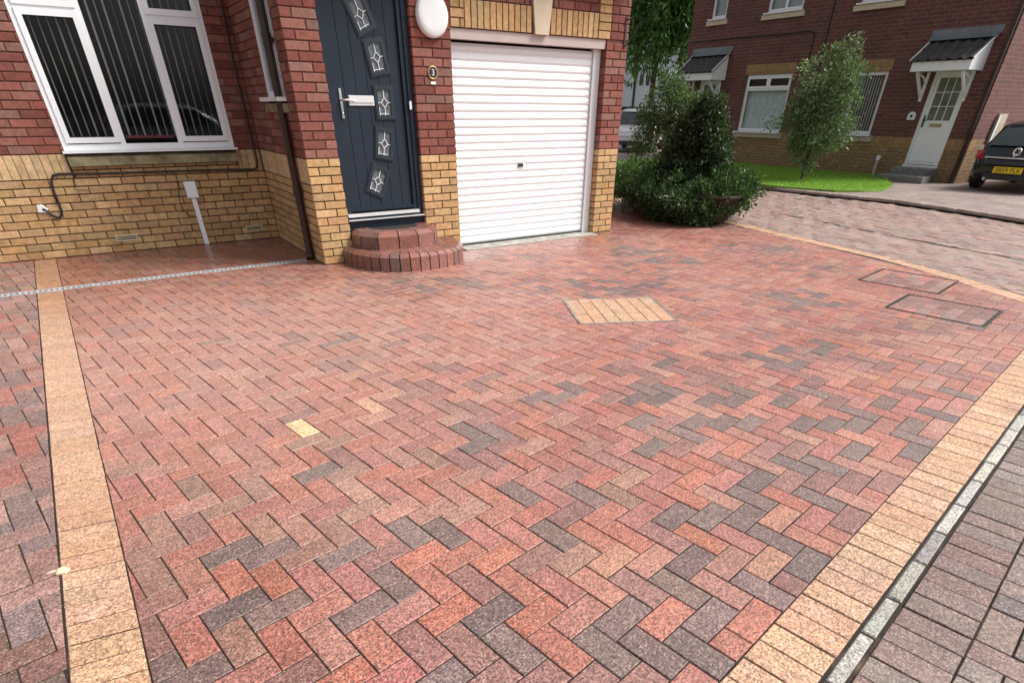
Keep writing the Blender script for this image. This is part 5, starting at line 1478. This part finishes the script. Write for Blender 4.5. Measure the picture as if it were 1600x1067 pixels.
hatchback('black hatchback with yellow rear number plate parked beside the dark brick house', (13.62, -1.10, .064), 0.05, M['car_paint'], 'SB59 FLK', True, .84)
# vehicles and a house seen past the end of the garage
wc = at(968, 243, 2, 0)
hatchback('white hatchback parked under the weeping tree', (15.6, 12.1, .06), math.radians(38), M['white_paint'], None, False, .95)
hatchback('pale grey hatchback parked nose towards the white garage', (19.6, 15.2, .06), math.radians(30), M['grey_paint'], None, False, .95)
hatchback('silver hatchback mirrored in the big white window from across the lane', (-1.3, -11.3, -.004), 0.0, M['grey_paint'], None, False, 1.0)
FH = thing('pale_house', 'pale rendered house far beyond the weeping tree', 'house', (30, 24, 0))
fx = 27.5
m = MB(); m.box(fx, fx+7, 20.5, 32, -.1, 5.2); m.build('wall', M['render'], FH)
m = MB(); m.add([(fx-.4, 20.2, 5.1), (fx+7.4, 20.2, 5.1), (fx+3.5, 20.2, 7.6), (fx-.4, 32.3, 5.1), (fx+7.4, 32.3, 5.1), (fx+3.5, 32.3, 7.6)], [(0,1,2),(3,5,4),(0,2,5,3),(1,4,5,2),(0,3,4,1)]); m.build('roof', M['roof_tile'], FH)
for px0, px1, py0, py1 in ((999, 1006, 118, 134), (1009, 1016, 118, 134)):
    a_ = at(px0, py1, 0, fx); b_ = at(px1, py0, 0, fx)
    m = MB(); m.box(fx-.03, fx-.005, min(a_[1], b_[1]), max(a_[1], b_[1]), a_[2], b_[2]); wf = m.build('window', M['car_glass'], FH)
a_ = at(995, 192, 0, fx); b_ = at(1018, 163, 0, fx)
m = MB(); m.box(fx-.04, fx-.005, b_[1], a_[1], .0, b_[2]); m.build('garage_door', M['upvc'], FH)
a_ = at(994, 120, 0, fx); m = MB(); m.tube([(fx-.06, a_[1], .0), (fx-.06, a_[1], 5.1)], .06, 8); m.build('downpipe', M['black'], FH)
FN = thing('garden_fence', 'dark close boarded fence in front of the pale house', 'fence', (25, 22, 0))
fa = at(968, 162, 0, 24.5); fb = at(1022, 162, 0, 24.5)
for k in range(24):
    y_ = fb[1]+(fa[1]-fb[1])*k/23; MB().box(24.5, 24.53, y_-.08, y_+.08, .9, 1.52).build('board', M['wood'], FN)
for k in range(4):
    y_ = fb[1]+(fa[1]-fb[1])*k/3; MB().box(24.535, 24.64, y_-.05, y_+.05, -.1, 1.55).build('post', M['wood'], FN)
# wheelie bin near the white car
bb = at(1008, 238, 2, .06)
WB = thing('wheelie_bin', 'dark wheelie bin standing beside the white hatchback', 'bin', (bb[0], bb[1], .06))
m = MB(); m.add([(x*.24+bb[0], y_*.28+bb[1], .12) for x, y_ in ((-1,-1),(1,-1),(1,1),(-1,1))] + [(x*.30+bb[0], y_*.36+bb[1], .98) for x, y_ in ((-1,-1),(1,-1),(1,1),(-1,1))], [(3,2,1,0),(4,5,6,7),(0,1,5,4),(1,2,6,5),(2,3,7,6),(3,0,4,7)]); m.build('body', M['black'], WB)
m = MB(); m.box(bb[0]-.33, bb[0]+.33, bb[1]-.39, bb[1]+.39, .985, 1.04); m.build('lid', M['rubber'], WB)
for s_ in (-1, 1):
    m = MB(); m.lathe([(.0005, -.025), (.10, -.025), (.10, .025), (.0005, .025)], 14, (bb[0]+.26, bb[1]+s_*.24, .10), 'y'); m.build('wheel', M['rubber'], WB)
print('objects', len(bpy.data.objects), 'tris', sum(len(p.vertices)-2 for me in bpy.data.meshes if me.users for p in me.polygons) if len(bpy.data.meshes) < 0 else '')
